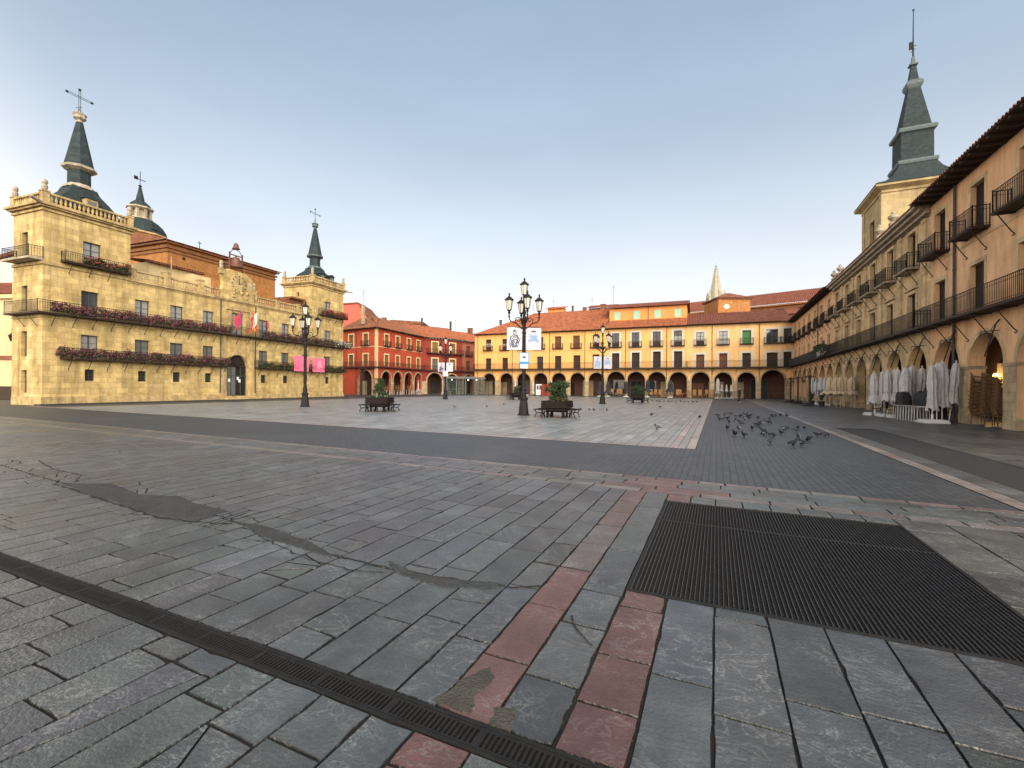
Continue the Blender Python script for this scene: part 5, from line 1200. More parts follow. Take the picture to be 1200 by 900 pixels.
def sign(P, z, rz, label, w, h, blue):
    o = thing('road_sign', label, 'sign', local(rz, P, 0, -.13, z), rz)
    b = MB(); b.box(-w/2, 0, 0, w/2, .02, h); b.build('panel', 'blue' if blue else 'signw', o)
    if blue:
        b = MB(); b.box(-w/2+.05, -.004, .16, w/2-.05, -.001, h-.05); b.build('white_field', 'signw', o)
        b = MB(); b.prism([(-.13, .34), (-.12, .39), (-.06, .41), (-.02, .47), (.07, .45), (.10, .39), (.15, .36), (.14, .32), (.04, .33), (-.05, .35)], -.008, -.005); b.build('car_symbol', 'ink', o)
        b = MB(); [b.box(-.18+.05*k, -.008, .2, -.145+.05*k, -.005, .245) for k in range(8)]; b.build('lettering', 'blue', o)
        b = MB(); b.box(-w/2+.08, .0, -.23, w/2-.08, .015, -.01); b.build('lower_plate', 'signw', o)
    b = MB(); b.lathe([(.115, 0), (.115, .05)], (0, .13, h/2), 10); b.build('clamp', 'iron', o)
sign((-9.85, 23.35), 2.86, V, 'blue framed parking sign with a dark car symbol on the lamp post', .56, .66, True)
sign((-30.6, 47.6), 2.85, V, 'small white plate sign on the lamp post by the red house', .62, .62, False)

def bench_unit(o, k, half, seat=.43, wide=None):
    """one bench side of a square planter, turned by k quarter turns"""
    L = wide or half*2.35; turned(pi/2*k, (0, 0)); y = -half
    s = MB()
    for j in range(4): s.box(-L/2, y-.52+.13*j, seat-.03, L/2, y-.52+.13*j+.115, seat+.01)
    s.build('seat', 'bench', o)
    s = MB()
    for j in range(3): s.box(-L/2, y-.10+.03*j, seat+.08+.125*j, L/2, y-.06+.03*j, seat+.195+.125*j)
    s.build('backrest', 'bench', o)
    for x in (-L/2+.18, L/2-.18):
        s = MB(); s.tube([(x, y-.48, seat-.03), (x, y-.40, .22), (x, y-.50, 0)], .028, 5); s.tube([(x, y-.40, .22), (x, y-.05, .25), (x, y+.06, 0)], .028, 5); s.tube([(x, y-.08, .25), (x, y+.02, seat+.45)], .025, 5); s.build('leg', 'iron', o)
    turned(None, None)
def planter(loc, rz, label, flowers, half=.62, sides=(0, 1, 2, 3), flab=None, dark='bench'):
    o = thing('planter_bench', label, 'bench', loc, rz, 'benches built round planters')
    hb = half; half = half-.1; b = MB(); b.box(-half, -half, .28, half, half, .72); b.box(-half-.04, -half-.04, .66, half+.04, half+.04, .75)
    for x in (-1, 1):
        for y in (-1, 1): b.box(x*(half-.08)-.05, y*(half-.08)-.05, 0, x*(half-.08)+.05, y*(half-.08)+.05, .28)
    b.build('planter_box', dark, o)
    b = MB(); b.box(-half+.05, -half+.05, .7, half-.05, half-.05, .765); b.build('soil', 'joint', o)
    for k in sides: bench_unit(o, k, hb)
    if flowers:
        f = thing('bedding_flowers', flab, 'flowers', (loc[0], loc[1], .76), rz); rg = random.Random(len(flab))
        b = MB(); blooms(b, -half, half, -half, half, -.02, .2, 420, .06, rg); b.build('foliage', 'leafdark', f)
        b = MB(); blooms(b, -half, half, -half, half, .06, .22, 90, .035, rg); b.build('blossom', flowers, f)
    return o
def shrub(loc, label, w, h, shape, n=1500, leaf=.055, seed=1, mat='leafdark'):
    n *= 3
    o = thing('shrub', label, 'shrub', loc, 0); rg = random.Random(seed)
    t = MB(); t.tube([(0, 0, -.1), (.01, .02, h*.3), (.0, 0, h*.6)], [.035, .03, .015], 6)
    for k in range(9): a = rg.uniform(0, 6.28); t.tube([(0, 0, h*rg.uniform(.1, .4)), (w*.2*cos(a), w*.2*sin(a), h*rg.uniform(.4, .6)), (w*.42*cos(a), w*.42*sin(a), h*rg.uniform(.55, .95))], [.015, .01, .004], 4)
    t.build('stem', 'wood', o)
    for part, frac, sz in (('foliage', 1, 1), ):
        l = MB(); cl = [(max(-.42, min(.42, rg.gauss(0, .25))), max(-.42, min(.42, rg.gauss(0, .25))), rg.random(), rg.uniform(.12, .3)) for _ in range(60)]
        for i in range(n):
            cx, cy, t_, r = rg.choice(cl)
            if shape == 'ball': rad = math.sqrt(max(.05, 1-(2*t_-1)**2)); x = cx*rad*w*1.1; y = cy*rad*w*1.1; z = t_*h
            elif shape == 'cone': rad = (1-t_)**.7*.9+.12; x = cx*rad*w*1.1; y = cy*rad*w*1.1; z = t_*h
            else: rad = .55+.45*t_; x = cx*rad*w*1.1; y = cy*rad*w*1.1; z = t_*h
            r *= w*.4
            c = Vector((x+rg.gauss(0, r*.6), y+rg.gauss(0, r*.6), max(.0, z+rg.gauss(0, r*.6)))); d = Vector((rg.gauss(0, 1), rg.gauss(0, 1), rg.gauss(.3, 1))).normalized(); b = d.orthogonal().normalized(); b = Matrix.Rotation(rg.uniform(0, 6.28), 3, d) @ b; k = leaf*rg.uniform(.6, 1.3)
            n2 = d.cross(b); l.face([c-b*k, c-n2*k*.38, c+b*k, c+n2*k*.38])
        l.build('foliage', mat, o)
    return o
planter((-7.75, 23.0, 0), R(4), 'dark planter bench beside the lamp post with the parking sign', 'petalred', .60, flab='reddish flowers edging the planter of the big round shrub')
shrub((-7.75, 23.0, .7), 'large rounded dark green shrub in the planter nearest the camera', 1.15, 1.15, 'up', 2600, .06, 3)
planter((-19.3, 22.5, 0), R(22), 'dark planter bench before the red house, seats splayed on both sides', 'petalw', .60, flab='white flowers edging the planter of the conical shrub')
shrub((-19.3, 22.5, .7), 'narrow conical dark green shrub in the planter before the red house', .95, 1.3, 'cone', 1700, .055, 5)
planter((-7.6, 48.9, 0), R(10), 'dark planter bench with a clipped flat topped shrub before the yellow row', None, .60)
shrub((-7.6, 48.9, .7), 'clipped flat topped shrub in the planter before the yellow row', 1.5, 1.0, 'ball', 1500, .06, 8)
planter((-22.6, 51.2, 0), R(10), 'dark planter bench with a small loose shrub half behind the lamp post', None, .60)
shrub((-22.6, 51.2, .7), 'small loose green shrub in the planter half behind the lamp post', 1.0, .95, 'up', 900, .06, 9, 'leaf')

# ------------------------------------------------------------------ pigeons
def skin_mesh(name, chain, edges, radii, lev=1):
    me = bpy.data.meshes.new(name); me.from_pydata(chain, edges, []); o = bpy.data.objects.new(name, me); COL.objects.link(o)
    m = o.modifiers.new('s', 'SKIN'); sv = me.skin_vertices[0].data
    for i, r in enumerate(radii): sv[i].radius = (r, r) if not isinstance(r, tuple) else r
    sv[0].use_root = True
    if lev: o.modifiers.new('d', 'SUBSURF').levels = lev
    dg = bpy.context.evaluated_depsgraph_get(); ev = o.evaluated_get(dg); nm = bpy.data.meshes.new_from_object(ev); bpy.data.objects.remove(o)
    for p in nm.polygons: p.use_smooth = True
    return nm
# x forward; body 0.3 m long
def pigeon_mesh(pose):
    if pose == 'stand': pts = [(0, 0, .15), (.07, 0, .17), (.105, 0, .225), (.125, 0, .262), (.168, 0, .255), (-.09, 0, .135), (-.2, 0, .10)]
    elif pose == 'peck': pts = [(0, 0, .15), (.08, 0, .14), (.12, 0, .09), (.14, 0, .055), (.16, 0, .018), (-.09, 0, .16), (-.2, 0, .155)]
    else: pts = [(0, 0, .145), (.08, 0, .16), (.12, 0, .195), (.148, 0, .215), (.19, 0, .205), (-.1, 0, .14), (-.21, 0, .12)]
    ed = [(0, 1), (1, 2), (2, 3), (3, 4), (0, 5), (5, 6)]; rad = [(.068, .062), (.055, .052), (.032, .032), (.03, .03), (.008, .008), (.05, .042), (.034, .012)]
    n = len(pts)
    for s in (-1, 1): pts += [(.0, s*.03, .08), (.005, s*.032, .004), (.04, s*.034, .004)]; k = len(pts)-3; ed += [(0, k), (k, k+1), (k+1, k+2)]; rad += [(.02, .02), (.007, .007), (.006, .006)]
    me = skin_mesh('body', pts, ed, rad, 1); me.materials.append(T['pigeon']); return me
PM = {p: pigeon_mesh(p) for p in ('stand', 'peck', 'walk')}
def wing_mesh(s):
    mb = MB(); n = 6; pr = [(.06, .17, .03), (.02, .195, .045), (-.06, .185, .05), (-.14, .15, .035), (-.2, .125, .012)]; top = [(x, s*(w+.012), z) for x, z, w in pr]; bot = [(.05, s*.062, .13), (0, s*.075, .115), (-.07, s*.066, .115), (-.14, s*.045, .118), (-.2, s*.018, .115)]
    out = [(x, y+s*.006, z) for x, y, z in top]
    for i in range(4): mb.face([top[i], top[i+1], bot[i+1], bot[i]])
    o = mb.build('wing', 'pigeon'); me = o.data; bpy.data.objects.remove(o); return me
WM_ = {s: wing_mesh(s) for s in (-1, 1)}
rp = random.Random(21)
POSE = {'stand': 'standing upright', 'peck': 'pecking at the ground', 'walk': 'walking'}
def pigeon(x, y, where, group, pose=None, rz=None, sc=None):
    p = pose or rp.choice(('stand', 'peck', 'walk', 'walk'))
    o = bpy.data.objects.new('pigeon', PM[p]); COL.objects.link(o); o.location = (x, y, 0.001); o.rotation_euler = (0, 0, rp.uniform(0, 6.28) if rz is None else rz); k = (sc or rp.uniform(.85, 1.12))*.75; o.scale = (k, k, k)
    tag(o, f'dark grey pigeon {POSE[p]} {where}', 'pigeon', group)
    pm = rp.choice(('pigeon', 'pigeon', 'pigeonmid')); wm = rp.choice((pm, 'pigeonmid', 'pigeon', 'pigeonlight'))
    o.material_slots[0].link = 'OBJECT'; o.material_slots[0].material = T[pm]
    for s in (-1, 1): w = bpy.data.objects.new('wing', WM_[s]); COL.objects.link(w); w.parent = o; w.material_slots[0].link = 'OBJECT'; w.material_slots[0].material = T[wm]
FL = [(.49,30.45),(.78,30.33),(.96,28.05),(1.17,27.57),(1.38,30.26),(1.6,29.84),(1.72,28.61),(1.29,25.48),(1.52,27.31),(1.52,26.12),(.14,24.63),(.49,25.22),(.77,24.42),(.51,22.54),(.98,21.88),(.96,23.12),(1.98,26.91),(2.19,26.3),(2.46,26.45),(2.87,29.79),(2.8,28.28),(3.15,30.22),(3.37,30.22),(3.65,30.0),(2.14,23.3),(1.53,22.41),(1.63,22.1),(1.8,22.41),(1.58,21.23),(.38,19.25),(.78,19.24),(1.25,19.61),(2.34,20.09),(2.53,20.72),(1.55,19.05),(1.54,18.03),(2.89,20.62),(3.12,20.8),(2.66,19.43),(1.46,17.52),(1.61,17.28),(1.7,16.9),(2.04,18.1),(.55,16.81),(.82,16.56),(3.05,17.83),(3.31,18.1),(2.36,16.77),(2.48,16.08),(2.57,16.27),(1.42,15.01)]
for x, y in FL: pigeon(x, y, 'in the flock on the dark paving band', 'pigeons of the flock')
pigeon(1.93, 14.55, 'at the near edge of the flock, facing another one', 'pigeons of the flock', 'stand', .5, 1.15)
pigeon(2.16, 14.78, 'at the near edge of the flock, close behind a pair', 'pigeons of the flock', 'walk', 1.9, 1.15)
for x, y, w in [(-16, 30.7, 'left of the big lamp post'), (-16.6, 35, 'behind the big lamp post'), (-17.7, 28.8, 'alone out on the pale paving'), (-8.5, 30.3, 'behind the planter with the round shrub'), (-8.0, 30.6, 'behind the planter with the round shrub'), (-7.6, 30.3, 'behind the planter with the round shrub'), (-6.8, 30.7, 'apart from the three behind the planter'), (-3.4, 26.9, 'on the pale paving right of the planters'), (-4.1, 37.6, 'far out before the ochre house'), (-.81, 26.0, 'on the pink paving strip'), (.06, 27.7, 'just right of the pink strip'), (.3, 25.9, 'at the left rim of the flock')]: pigeon(x, y, w, 'scattered pigeons', 'walk' if w.startswith('behind the planter') else None)
pigeon(-2.07, 18.0, 'alone on the pale paving before the dark band', 'scattered pigeons', 'stand', 2.6, 1.1)
for k in range(12): pigeon(-6.6+k*.42, 53+.6*math.sin(k*2), 'in the far row before the wicker chairs', 'pigeons before the far terrace', 'walk', None, 1.1)

# ------------------------------------------------------------------ closed parasols and terrace furniture
def parasol(loc, label, group, h=2.8, mat='canvas', low=1.0, r=.22, lean=(0, 0), base='concrete', seed=1, pole='alu', flare=1.0, bw=.42, bh=.12):
    o = thing('closed_parasol', label, 'parasol', loc, 0, group); rg = random.Random(seed); ph = rg.uniform(0, 6)
    n = 36; prof = [(.03, h), (.09, h-.04), (r*.6, h-.16), (r*.8, h-.5), (r*.92, h-.9), (r*.78, h-1.25), (r*.95, low+.35), (r*1.1*flare, low+.12), (r*1.2*flare, low)]
    pts = []; f = []
    for j, (rr_, z) in enumerate(prof):
        am = .28*min(1, j/4)
        for k in range(n):
            a = 2*pi*k/n; q = rr_*(1+am*math.cos(a*8+ph+.5*math.sin(a*3+ph))*(.65+.45*math.sin(a*2+j*.7+ph))); t = (h-z)/h
            pts.append((q*cos(a)+lean[0]*(z/h), q*sin(a)+lean[1]*(z/h), z+(.06*math.sin(a*5+ph)+.05*math.sin(a*2) if j == len(prof)-1 else 0)))
    for j in range(len(prof)-1):
        for k in range(n): f.append((j*n+k, (j+1)*n+k, (j+1)*n+(k+1) % n, j*n+(k+1) % n))
    f.append(tuple(range(n))); c = MB(); c.idx(pts, f); c.build('canopy', mat, o, smooth=True)
    t = MB(); z = low+.55; q = r*1.05; L = [(q*cos(2*pi*k/10)+lean[0]*z/h, q*sin(2*pi*k/10)+lean[1]*z/h, z+.02*math.sin(k)) for k in range(11)]; t.tube(L, .02, 4); t.build('tie_strap', mat, o)
    p = MB(); p.tube([(0, 0, .05), (lean[0], lean[1], h+.06)], .027, 8); p.lathe([(.02, 0), (.045, .04), (.015, .1)], (lean[0], lean[1], h+.02), 6); p.build('pole', pole, o)
    if base:
        b = MB(); b.box(-bw, -bw, .0, bw, bw, bh*.55); b.box(-bw+.06, -bw+.06, bh*.55, bw-.06, bw-.06, bh); b.lathe([(.06, bh), (.05, bh+.25)], n=8); b.build('base', base, o)
    return o
GW = 'white closed parasols by the right arcade'
for i, (x, y, h, lo, ln, bs, lab) in enumerate([
    (9.5, 28.3, 2.78, .62, (.0, .12), 'concrete', 'nearest white closed parasol, ragged hem, on a pale square base'),
    (9.8, 28.7, 2.86, 1.05, (.05, .1), None, 'white closed parasol just behind the nearest one, bundled beside it'),
    (10.02, 28.75, 2.95, .75, (-.05, -.12), None, 'tallest white closed parasol of the nearest cluster'),
    (10.3, 28.8, 2.9, .95, (.12, -.35), None, 'white closed parasol leaning out at the right end of the nearest cluster'),
    (9.35, 32.35, 2.75, .9, (0, .05), 'concrete', 'white closed parasol at the left of the second cluster, behind a black cover'),
    (9.4, 31.45, 2.8, .95, (0, -.05), None, 'white closed parasol in the middle of the second cluster'),
    (9.8, 32.0, 2.9, .8, (.05, 0), None, 'white closed parasol with a full canopy in the second cluster'),
    (10.15, 32.2, 2.8, .9, (.1, -.35), None, 'white closed parasol leaning right at the end of the second cluster'),
    (8.9, 34.7, 2.62, .75, (-.02, .12), 'concrete', 'thin white closed parasol farthest left beside the stone pier'),
    (9.25, 34.6, 2.7, .55, (0, 0), None, 'white closed parasol with a gathered hem next to the thin one'),
    (9.2, 33.4, 2.7, .9, (0, .1), 'concrete', 'thin white closed parasol right of the gathered one'),
    (9.5, 33.6, 2.75, .7, (.04, 0), None, 'white closed parasol in front of the round pier capital')]):
    parasol((x, y, 0), lab, GW, h, 'canvas', lo, .2+.03*(i % 3), ln, bs, i+1, bw=.5, bh=.16)
GB = 'beige closed parasols'
for i, (x, y, fl, lab) in enumerate([(8.85, 46.6, 1.5, 'beige closed parasol spreading widest at the left of the beige row'), (9.2, 46.2, 1.25, 'second beige closed parasol from the left of the beige row'), (9.5, 46.1, 1.2, 'middle beige closed parasol of the beige row'), (9.8, 46.2, 1.15, 'fourth beige closed parasol, in front of the pier'), (10.2, 46.0, 1.1, 'beige closed parasol nearest the wall, right end of the beige row')]):
    parasol((x, y, 0), lab, GB, 2.62, 'beige', 1.15, .34, (0, -.05*i), None, i+40, 'beige', fl)
for i, (x, y) in enumerate([(9.2, 56.6), (9.3, 55.2), (9.5, 54.0), (9.7, 53.2)]):
    parasol((x, y, 0), 'distant white closed parasol between the bare stands and the beige row', 'distant white parasols by the right arcade', 2.7, 'canvas', .9, .26, (0, 0), 'concrete', i+60)
for i, (x, y, lab) in enumerate([(7.85, 49.6, 'bare dark parasol stand with drooping arms nearest the beige parasols'), (7.85, 56.2, 'bare dark parasol stand with drooping arms in the middle'), (7.6, 59.5, 'bare dark parasol stand farthest away, by the corner arch')]):
    o = thing('parasol_stand', lab, 'parasol stand', (x, y, 0), .3*i, 'bare parasol stands'); b = MB(); b.box(-.5, -.5, 0, .5, .5, .1); b.box(-.3, -.3, .1, .3, .3, .3); b.build('base', 'cover', o)
    b = MB(); b.tube([(0, 0, .2), (0, 0, 2.9)], .09, 8); b.lathe([(.1, 2.55), (.16, 2.65), (.1, 2.8)], n=8); b.build('post', 'wood', o)
    for k in range(4): a = pi/2*k+.4; b = MB(); b.tube([(0, 0, 2.8), (.5*cos(a), .5*sin(a), 2.72), (.75*cos(a), .75*sin(a), 2.4), (.6*cos(a), .6*sin(a), 2.2)], .035, 5); b.build('arm', 'wood', o)
def potted(loc, lab, h=1.2, w=.7, seed=1):
    o = thing('potted_plant', lab, 'potted plant', loc, 0); b = MB(); b.lathe([(.2, 0), (.27, .4), (.3, .42), (.3, .48), (.24, .48)], n=12); b.build('pot', 'wood', o)
    rg = random.Random(seed); l = MB()
    for _ in range(60):
        a = rg.uniform(0, 6.28); L = rg.uniform(.5, 1)*h; d = Vector((cos(a)*rg.uniform(.1, .6)*w, sin(a)*rg.uniform(.1, .6)*w, L)); sd = Vector((-sin(a), cos(a), 0))*.03; p0 = Vector((0, 0, .45)); m = p0+d*.6+Vector((0, 0, .1)); e = p0+d
        l.face([p0-sd*.4, p0+sd*.4, m+sd, m-sd]); l.face([m-sd, m+sd, e])
    l.build('foliage', 'leaf', o)
potted((8.7, 49.2, 0), 'tall leafy plant in a dark pot left of the beige parasols', 1.3, .9, 2); potted((8.3, 51.5, 0), 'spreading plant in a dark pot by the nearest bare stand', 1.0, 1.0, 3)
# stacks of white table frames
def table_frame(loc, rz, lab, first=None):
    o = thing('table_frame', lab, 'table', loc, rz, 'stacked white table frames')
    for s in (-1, 1):
        b = MB(); b.tube([(s*.33, -.3, 0), (s*.33, -.28, .68), (s*.33, -.2, .74), (s*.33, .2, .74), (s*.33, .28, .68), (s*.33, .3, 0)], .016, 6); b.build('leg', 'alu', o)
    b = MB(); b.box(-.36, -.3, .745, .36, .3, .765); b.build('top', 'alu', o); return o
tf = table_frame((9.05, 30.7, 0), R(90), 'white metal table frame standing edge on before the black covers, one of a row')
for k in range(1, 8): dup(tf, (9.05+.03*k, 30.7-.28*k, 0), R(90), tf['label'])
def cov(loc, rz, lab, w, d, h, seed):
    o = thing('covered_stack', lab, 'covered furniture', loc, rz); rg = random.Random(seed); b = MB(); n = 28; rows = 7; pts = []
    for j in range(rows+1):
        t = j/rows; k_ = 1-.10*t-(.25 if j == rows else 0)
        for i in range(n):
            a = 2*pi*i/n; q = 1/max(abs(cos(a)), abs(sin(a)))**.85; fold = 1+.05*math.sin(a*9+seed)*(1-t); pts.append((w/2*q*cos(a)*k_*fold, d/2*q*sin(a)*k_*fold, h*t*(1 if j < rows else 1.0)+.04*math.sin(a*3+seed)*(t > .5)))
    b.idx(pts, [(j*n+i, j*n+(i+1) % n, (j+1)*n+(i+1) % n, (j+1)*n+i) for j in range(rows) for i in range(n)]+[tuple(rows*n+i for i in range(n))]); b.build('cover', 'cover', o, smooth=True)
    b = MB()
    for x in (-1, 1):
        for y in (-1, 1): b.tube([(x*w*.4, y*d*.4, 0), (x*w*.4, y*d*.4, .3)], .018, 5)
    b.build('leg', 'alu', o)
cov((9.25, 31.2, 0), .1, 'tall stack under a black cover left of the white table frames', .62, .62, 1.45, 1)
cov((9.95, 30.0, 0), .2, 'wide stack under a black cover behind the white table frames', .9, 1.5, 1.5, 2)
def chair(loc, rz, lab, mat, group, h=.9):
    o = thing('terrace_chair', lab, 'chair', loc, rz, group)
    b = MB(); b.box(-.24, -.24, .42, .24, .24, .46); b.build('seat', mat, o)
    b = MB(); b.prism([(-.24, .5), (.24, .5), (.25, h-.06), (.18, h), (-.18, h), (-.25, h-.06)], .21, .25); b.build('backrest', mat, o)
    for x in (-1, 1):
        b = MB(); b.tube([(x*.25, -.22, .46), (x*.27, -.2, .66), (x*.27, .22, .68)], .022, 5); b.build('armrest', mat, o)
        for y in (-1, 1): b = MB(); b.tube([(x*.22, y*.21, .42), (x*.23, y*.23, 0)], .018, 5); b.build('leg', mat, o)
    return o
bc1 = chair((9.0, 32.1, 0), R(60), 'black terrace chair turned sideways between the white parasols', 'cover', 'black terrace chairs')
dup(bc1, (8.75, 33.6, 0), R(250), 'low black terrace chair beside the leftmost white parasol base')
WC = 'stacked wicker chairs inside the near arch'
def wicker_chair(loc, rz, lab):
    o = thing('wicker_chair', lab, 'chair', loc, rz, WC)
    b = MB(); b.prism([(-.24, 0), (.24, 0), (.25, .035), (-.25, .035)], -.24, .22); b.build('seat', 'wickerdark', o)
    b = MB(); b.tube([(-.23, .2, .03), (-.25, .27, .3), (-.15, .3, .42), (.15, .3, .42), (.25, .27, .3), (.23, .2, .03)], .02, 6); b.face([(-.22, .22, .08), (.22, .22, .08), (.22, .28, .36), (-.22, .28, .36)]); b.face([(-.22, .225, .08), (-.22, .285, .36), (.22, .285, .36), (.22, .225, .08)]); b.build('backrest', 'wickerdark', o)
    for x in (-1, 1): b = MB(); b.tube([(x*.25, .26, .28), (x*.28, .0, .24), (x*.27, -.24, .2), (x*.23, -.22, .0)], .018, 5); b.build('armrest', 'wickerdark', o)
    for x in (-1, 1):
        for y in (-1, 1): b = MB(); b.tube([(x*.21, y*.2, 0), (x*.23, y*.22, -.42)], .017, 5); b.build('leg', 'wickerdark', o)
    return o
w0 = None
for si, (x, y, lab, n_) in enumerate([(11.0, 28.0, 'wicker chair in the left stack inside the near arch', 10), (11.2, 27.45, 'wicker chair in the middle stack inside the near arch', 10), (11.4, 26.95, 'wicker chair in the right stack inside the near arch', 9)]):
    for k in range(n_):
        loc = (x+.012*k, y+.006*k, .43+.17*k); rz = R(75+si*6)
        if w0 is None: w0 = wicker_chair(loc, rz, lab)
        else: dup(w0, loc, rz, lab)
bn = thing('bin', 'low black bin beside the wicker chair stacks', 'bin', (11.9, 26.2, 0)); b = MB(); b.lathe([(.24, 0), (.28, .5), (.3, .52), (.3, .56), (.2, .6)], n=12); b.build('body', 'cover', bn); b = MB(); b.lathe([(.2, .6), (.1, .64), (.03, .66)], n=12); b.build('lid', 'cover', bn)
# lit wall lamp inside the near arch
wl_ = thing('wall_lamp', 'lit yellow wall lamp glowing inside the near arch', 'lamp', (13.93, 33.05, 2.3)); b = MB(); b.box(-.02, -.3, -.55, .05, .3, .75); b.build('back_plate', 'pier', wl_)
b = MB(); b.lathe([(.05, -.2), (.12, -.05), (.12, .1), (.06, .2)], (-.2, 0, 0), 8); b.build('bulb', 'lamplit', wl_)
pl_ = bpy.data.lights.new('wall_lamp_light', 'POINT'); pl_.energy = 26; pl_.color = (1, .66, .25); pl_.shadow_soft_size = .1; po = bpy.data.objects.new('wall_lamp_light', pl_); COL.objects.link(po); po.parent = wl_; po.location = (-.45, 0, 0)

# far terrace under the yellow and ochre rows
def far_at(s, y): v = Matrix.Rotation(R(FA), 3, 'Z') @ Vector((s, y, 0)); return (FO[0]+v.x, FO[1]+v.y, 0)
c0 = chair(far_at(33.9, -1.6), R(FA+170), 'wicker chair pulled up to a table at the far terrace', 'wicker', 'wicker chairs of the far terrace', 1.35)
for s, y, r_ in [(34.6, -1.0, 20), (35.4, -1.7, 160), (36.2, -1.2, 200), (38.0, -1.6, 190), (38.5, -1.0, 30), (39.7, -1.6, 170), (40.6, -1.8, 180), (41.4, -1.8, 185), (42.3, -1.2, 200), (43.2, -1.6, 175), (43.7, -1.2, 160), (27.1, .2, 10), (28.0, .3, -15), (28.6, .2, 5)]: dup(c0, far_at(s, y), R(FA+r_), 'wicker chair pulled up to a table at the far terrace')
for s in (35.0, 39.1, 42.7):
    t_ = thing('terrace_table', 'small square table among the wicker chairs of the far terrace', 'table', far_at(s, -1.5), R(FA), 'tables of the far terrace'); b = MB(); b.box(-.4, -.4, .71, .4, .4, .75); b.build('top', 'wicker', t_)
    for x in (-1, 1):
        for y in (-1, 1): b = MB(); b.tube([(x*.34, y*.34, 0), (x*.34, y*.34, .71)], .03, 5); b.build('leg', 'wicker', t_)
for i, (s, lab) in enumerate([(33.3, 'dark closed parasol leftmost at the wicker terrace, on a pale block'), (36.9, 'dark closed parasol in the middle of the wicker terrace')]): parasol(far_at(s, -1.6), lab, 'dark closed parasols', 2.9, 'navy', 1.0, .38, (0, 0), 'concrete', 80+i, 'iron', 1.5)
for i, (s, lab) in enumerate([(11.4, 'slim dark closed parasol by the yellow house, beside the big lamp post'), (25.2, 'spread dark parasol half hidden by the middle lamp post'), (26.6, 'spread grey parasol right of the middle lamp post'), (29.7, 'dark closed parasol right of the clipped shrub')]): parasol(far_at(s, -1.2), lab, 'dark closed parasols', 2.7, 'navy', .6, .34 if i % 3 else .26, (0, 0), 'concrete', 90+i, 'iron', 1.9 if i in (1, 2) else 1.2)
parasol(far_at(44.0, -2.2), 'tall slim white closed parasol before the ochre house', 'white closed parasols of the far side', 3.1, 'canvas', .8, .27, (0, 0), 'concrete', 97)
for i, (s, lab) in enumerate([(44.6, 'first small white parasol behind the metal barrier'), (45.3, 'second small white parasol behind the metal barrier'), (45.95, 'third small white parasol behind the metal barrier')]): parasol(far_at(s, -1.2), lab, 'small parasols behind the barrier', 2.1, 'canvas', 1.1, .16, (0, 0), 'concrete', 98+i)
for i, (s, lab) in enumerate([(9.0, 'white closed parasol by the pier left of the big lamp post'), (12.55, 'white closed parasol by the pier right of the big lamp post'), (16.1, 'white closed parasol by the pier behind the round shrub')]): parasol(far_at(s, -.6), lab, 'white closed parasols of the far side', 2.8, 'canvas', .35, .2, (0, 0), None, 105+i, flare=1.3)
fn = thing('metal_barrier', 'low grey metal barrier before the ochre house arch', 'barrier', far_at(43.9, -2.6), R(FA)); b = MB()
for k in range(24): b.tube([(.12*k, 0, .1), (.12*k, 0, 1.05)], .012, 4)
b.tube([(0, 0, 1.07), (2.8, 0, 1.07)], .025, 5); b.tube([(0, 0, .1), (2.8, 0, .1)], .02, 5); b.build('rails', 'frame', fn); b = MB(); [b.box(x-.03, -.25, 0, x+.03, .25, .05) for x in (.3, 2.5)]; b.build('foot', 'frame', fn)
mb_ = thing('menu_board', 'white menu board standing in the yellow house arcade', 'menu board', far_at(13.3, -1.0), R(FA)); b = MB(); b.box(-.05, 0, .1, 1.1, .08, 2.1); b.build('panel', 'signw', mb_); b = MB(); [b.box(.1+.5*i, -.01, 1.1-.0, .5+.5*i, -.002, 1.9) for i in range(2)]; b.build('notice', 'greyglass', mb_); b = MB(); [b.box(x, -.2, 0, x+.05, .25, .1) for x in (.0, 1.0)]; b.build('foot', 'frame', mb_)
hg = thing('awning_screen', 'dark red screen round a terrace under the yellow house', 'screen', far_at(14.4, -1.4), R(FA)); b = MB(); b.prism([(0, 0), (1.9, 0), (1.9, 1.9), (1.6, 2.1), (.3, 2.1), (0, 1.8)], 0, 1.6); b.build('cloth', 'dkred', hg); b = MB(); [b.box(x, -.04, 0, x+.06, -.002, 2.0) for x in (-.03, .9, 1.87)]; b.build('post', 'iron', hg)
# stacked tables and chairs before the red house
def red_at(s, y): v = Matrix.Rotation(R(RDA), 3, 'Z') @ Vector((s, y, 0)); return (RDO[0]+v.x, RDO[1]+v.y, 0)
rc0 = None
for i, s in enumerate((.3, 1.3, 4.6, 5.5, 8.6, 9.5)):
    t_ = thing('terrace_table', 'white legged table before the red house with an upturned wicker chair on it', 'table', red_at(s, -1.2), R(RDA), 'tables before the red house'); b = MB(); b.box(-.45, -.4, .8, .45, .4, .84); b.build('top', 'wicker', t_)
    for x in (-1, 1):
        for y in (-1, 1): b = MB(); b.tube([(x*.38, y*.33, 0), (x*.38, y*.33, .8)], .035, 5); b.build('leg', 'canvas', t_)
    q = red_at(s, -1.2)
    c_ = chair((q[0], q[1], 1.3+.42), R(RDA+20*i), 'upturned wicker chair resting on a table before the red house', 'wicker', 'upturned chairs before the red house')
    c_.rotation_euler = (pi, 0, R(RDA+25*i))
for s in (11.0, 11.9, 12.8): chair(red_at(s, -1.3), R(RDA+180), 'white chair under the right arch of the red house', 'canvas', 'white chairs before the red house', .95)
parasol(red_at(12.0, -1.2), 'slim white closed parasol before the right arch of the red house', 'white closed parasols of the far side', 2.6, 'canvas', .9, .12, (0, 0), 'concrete', 120)
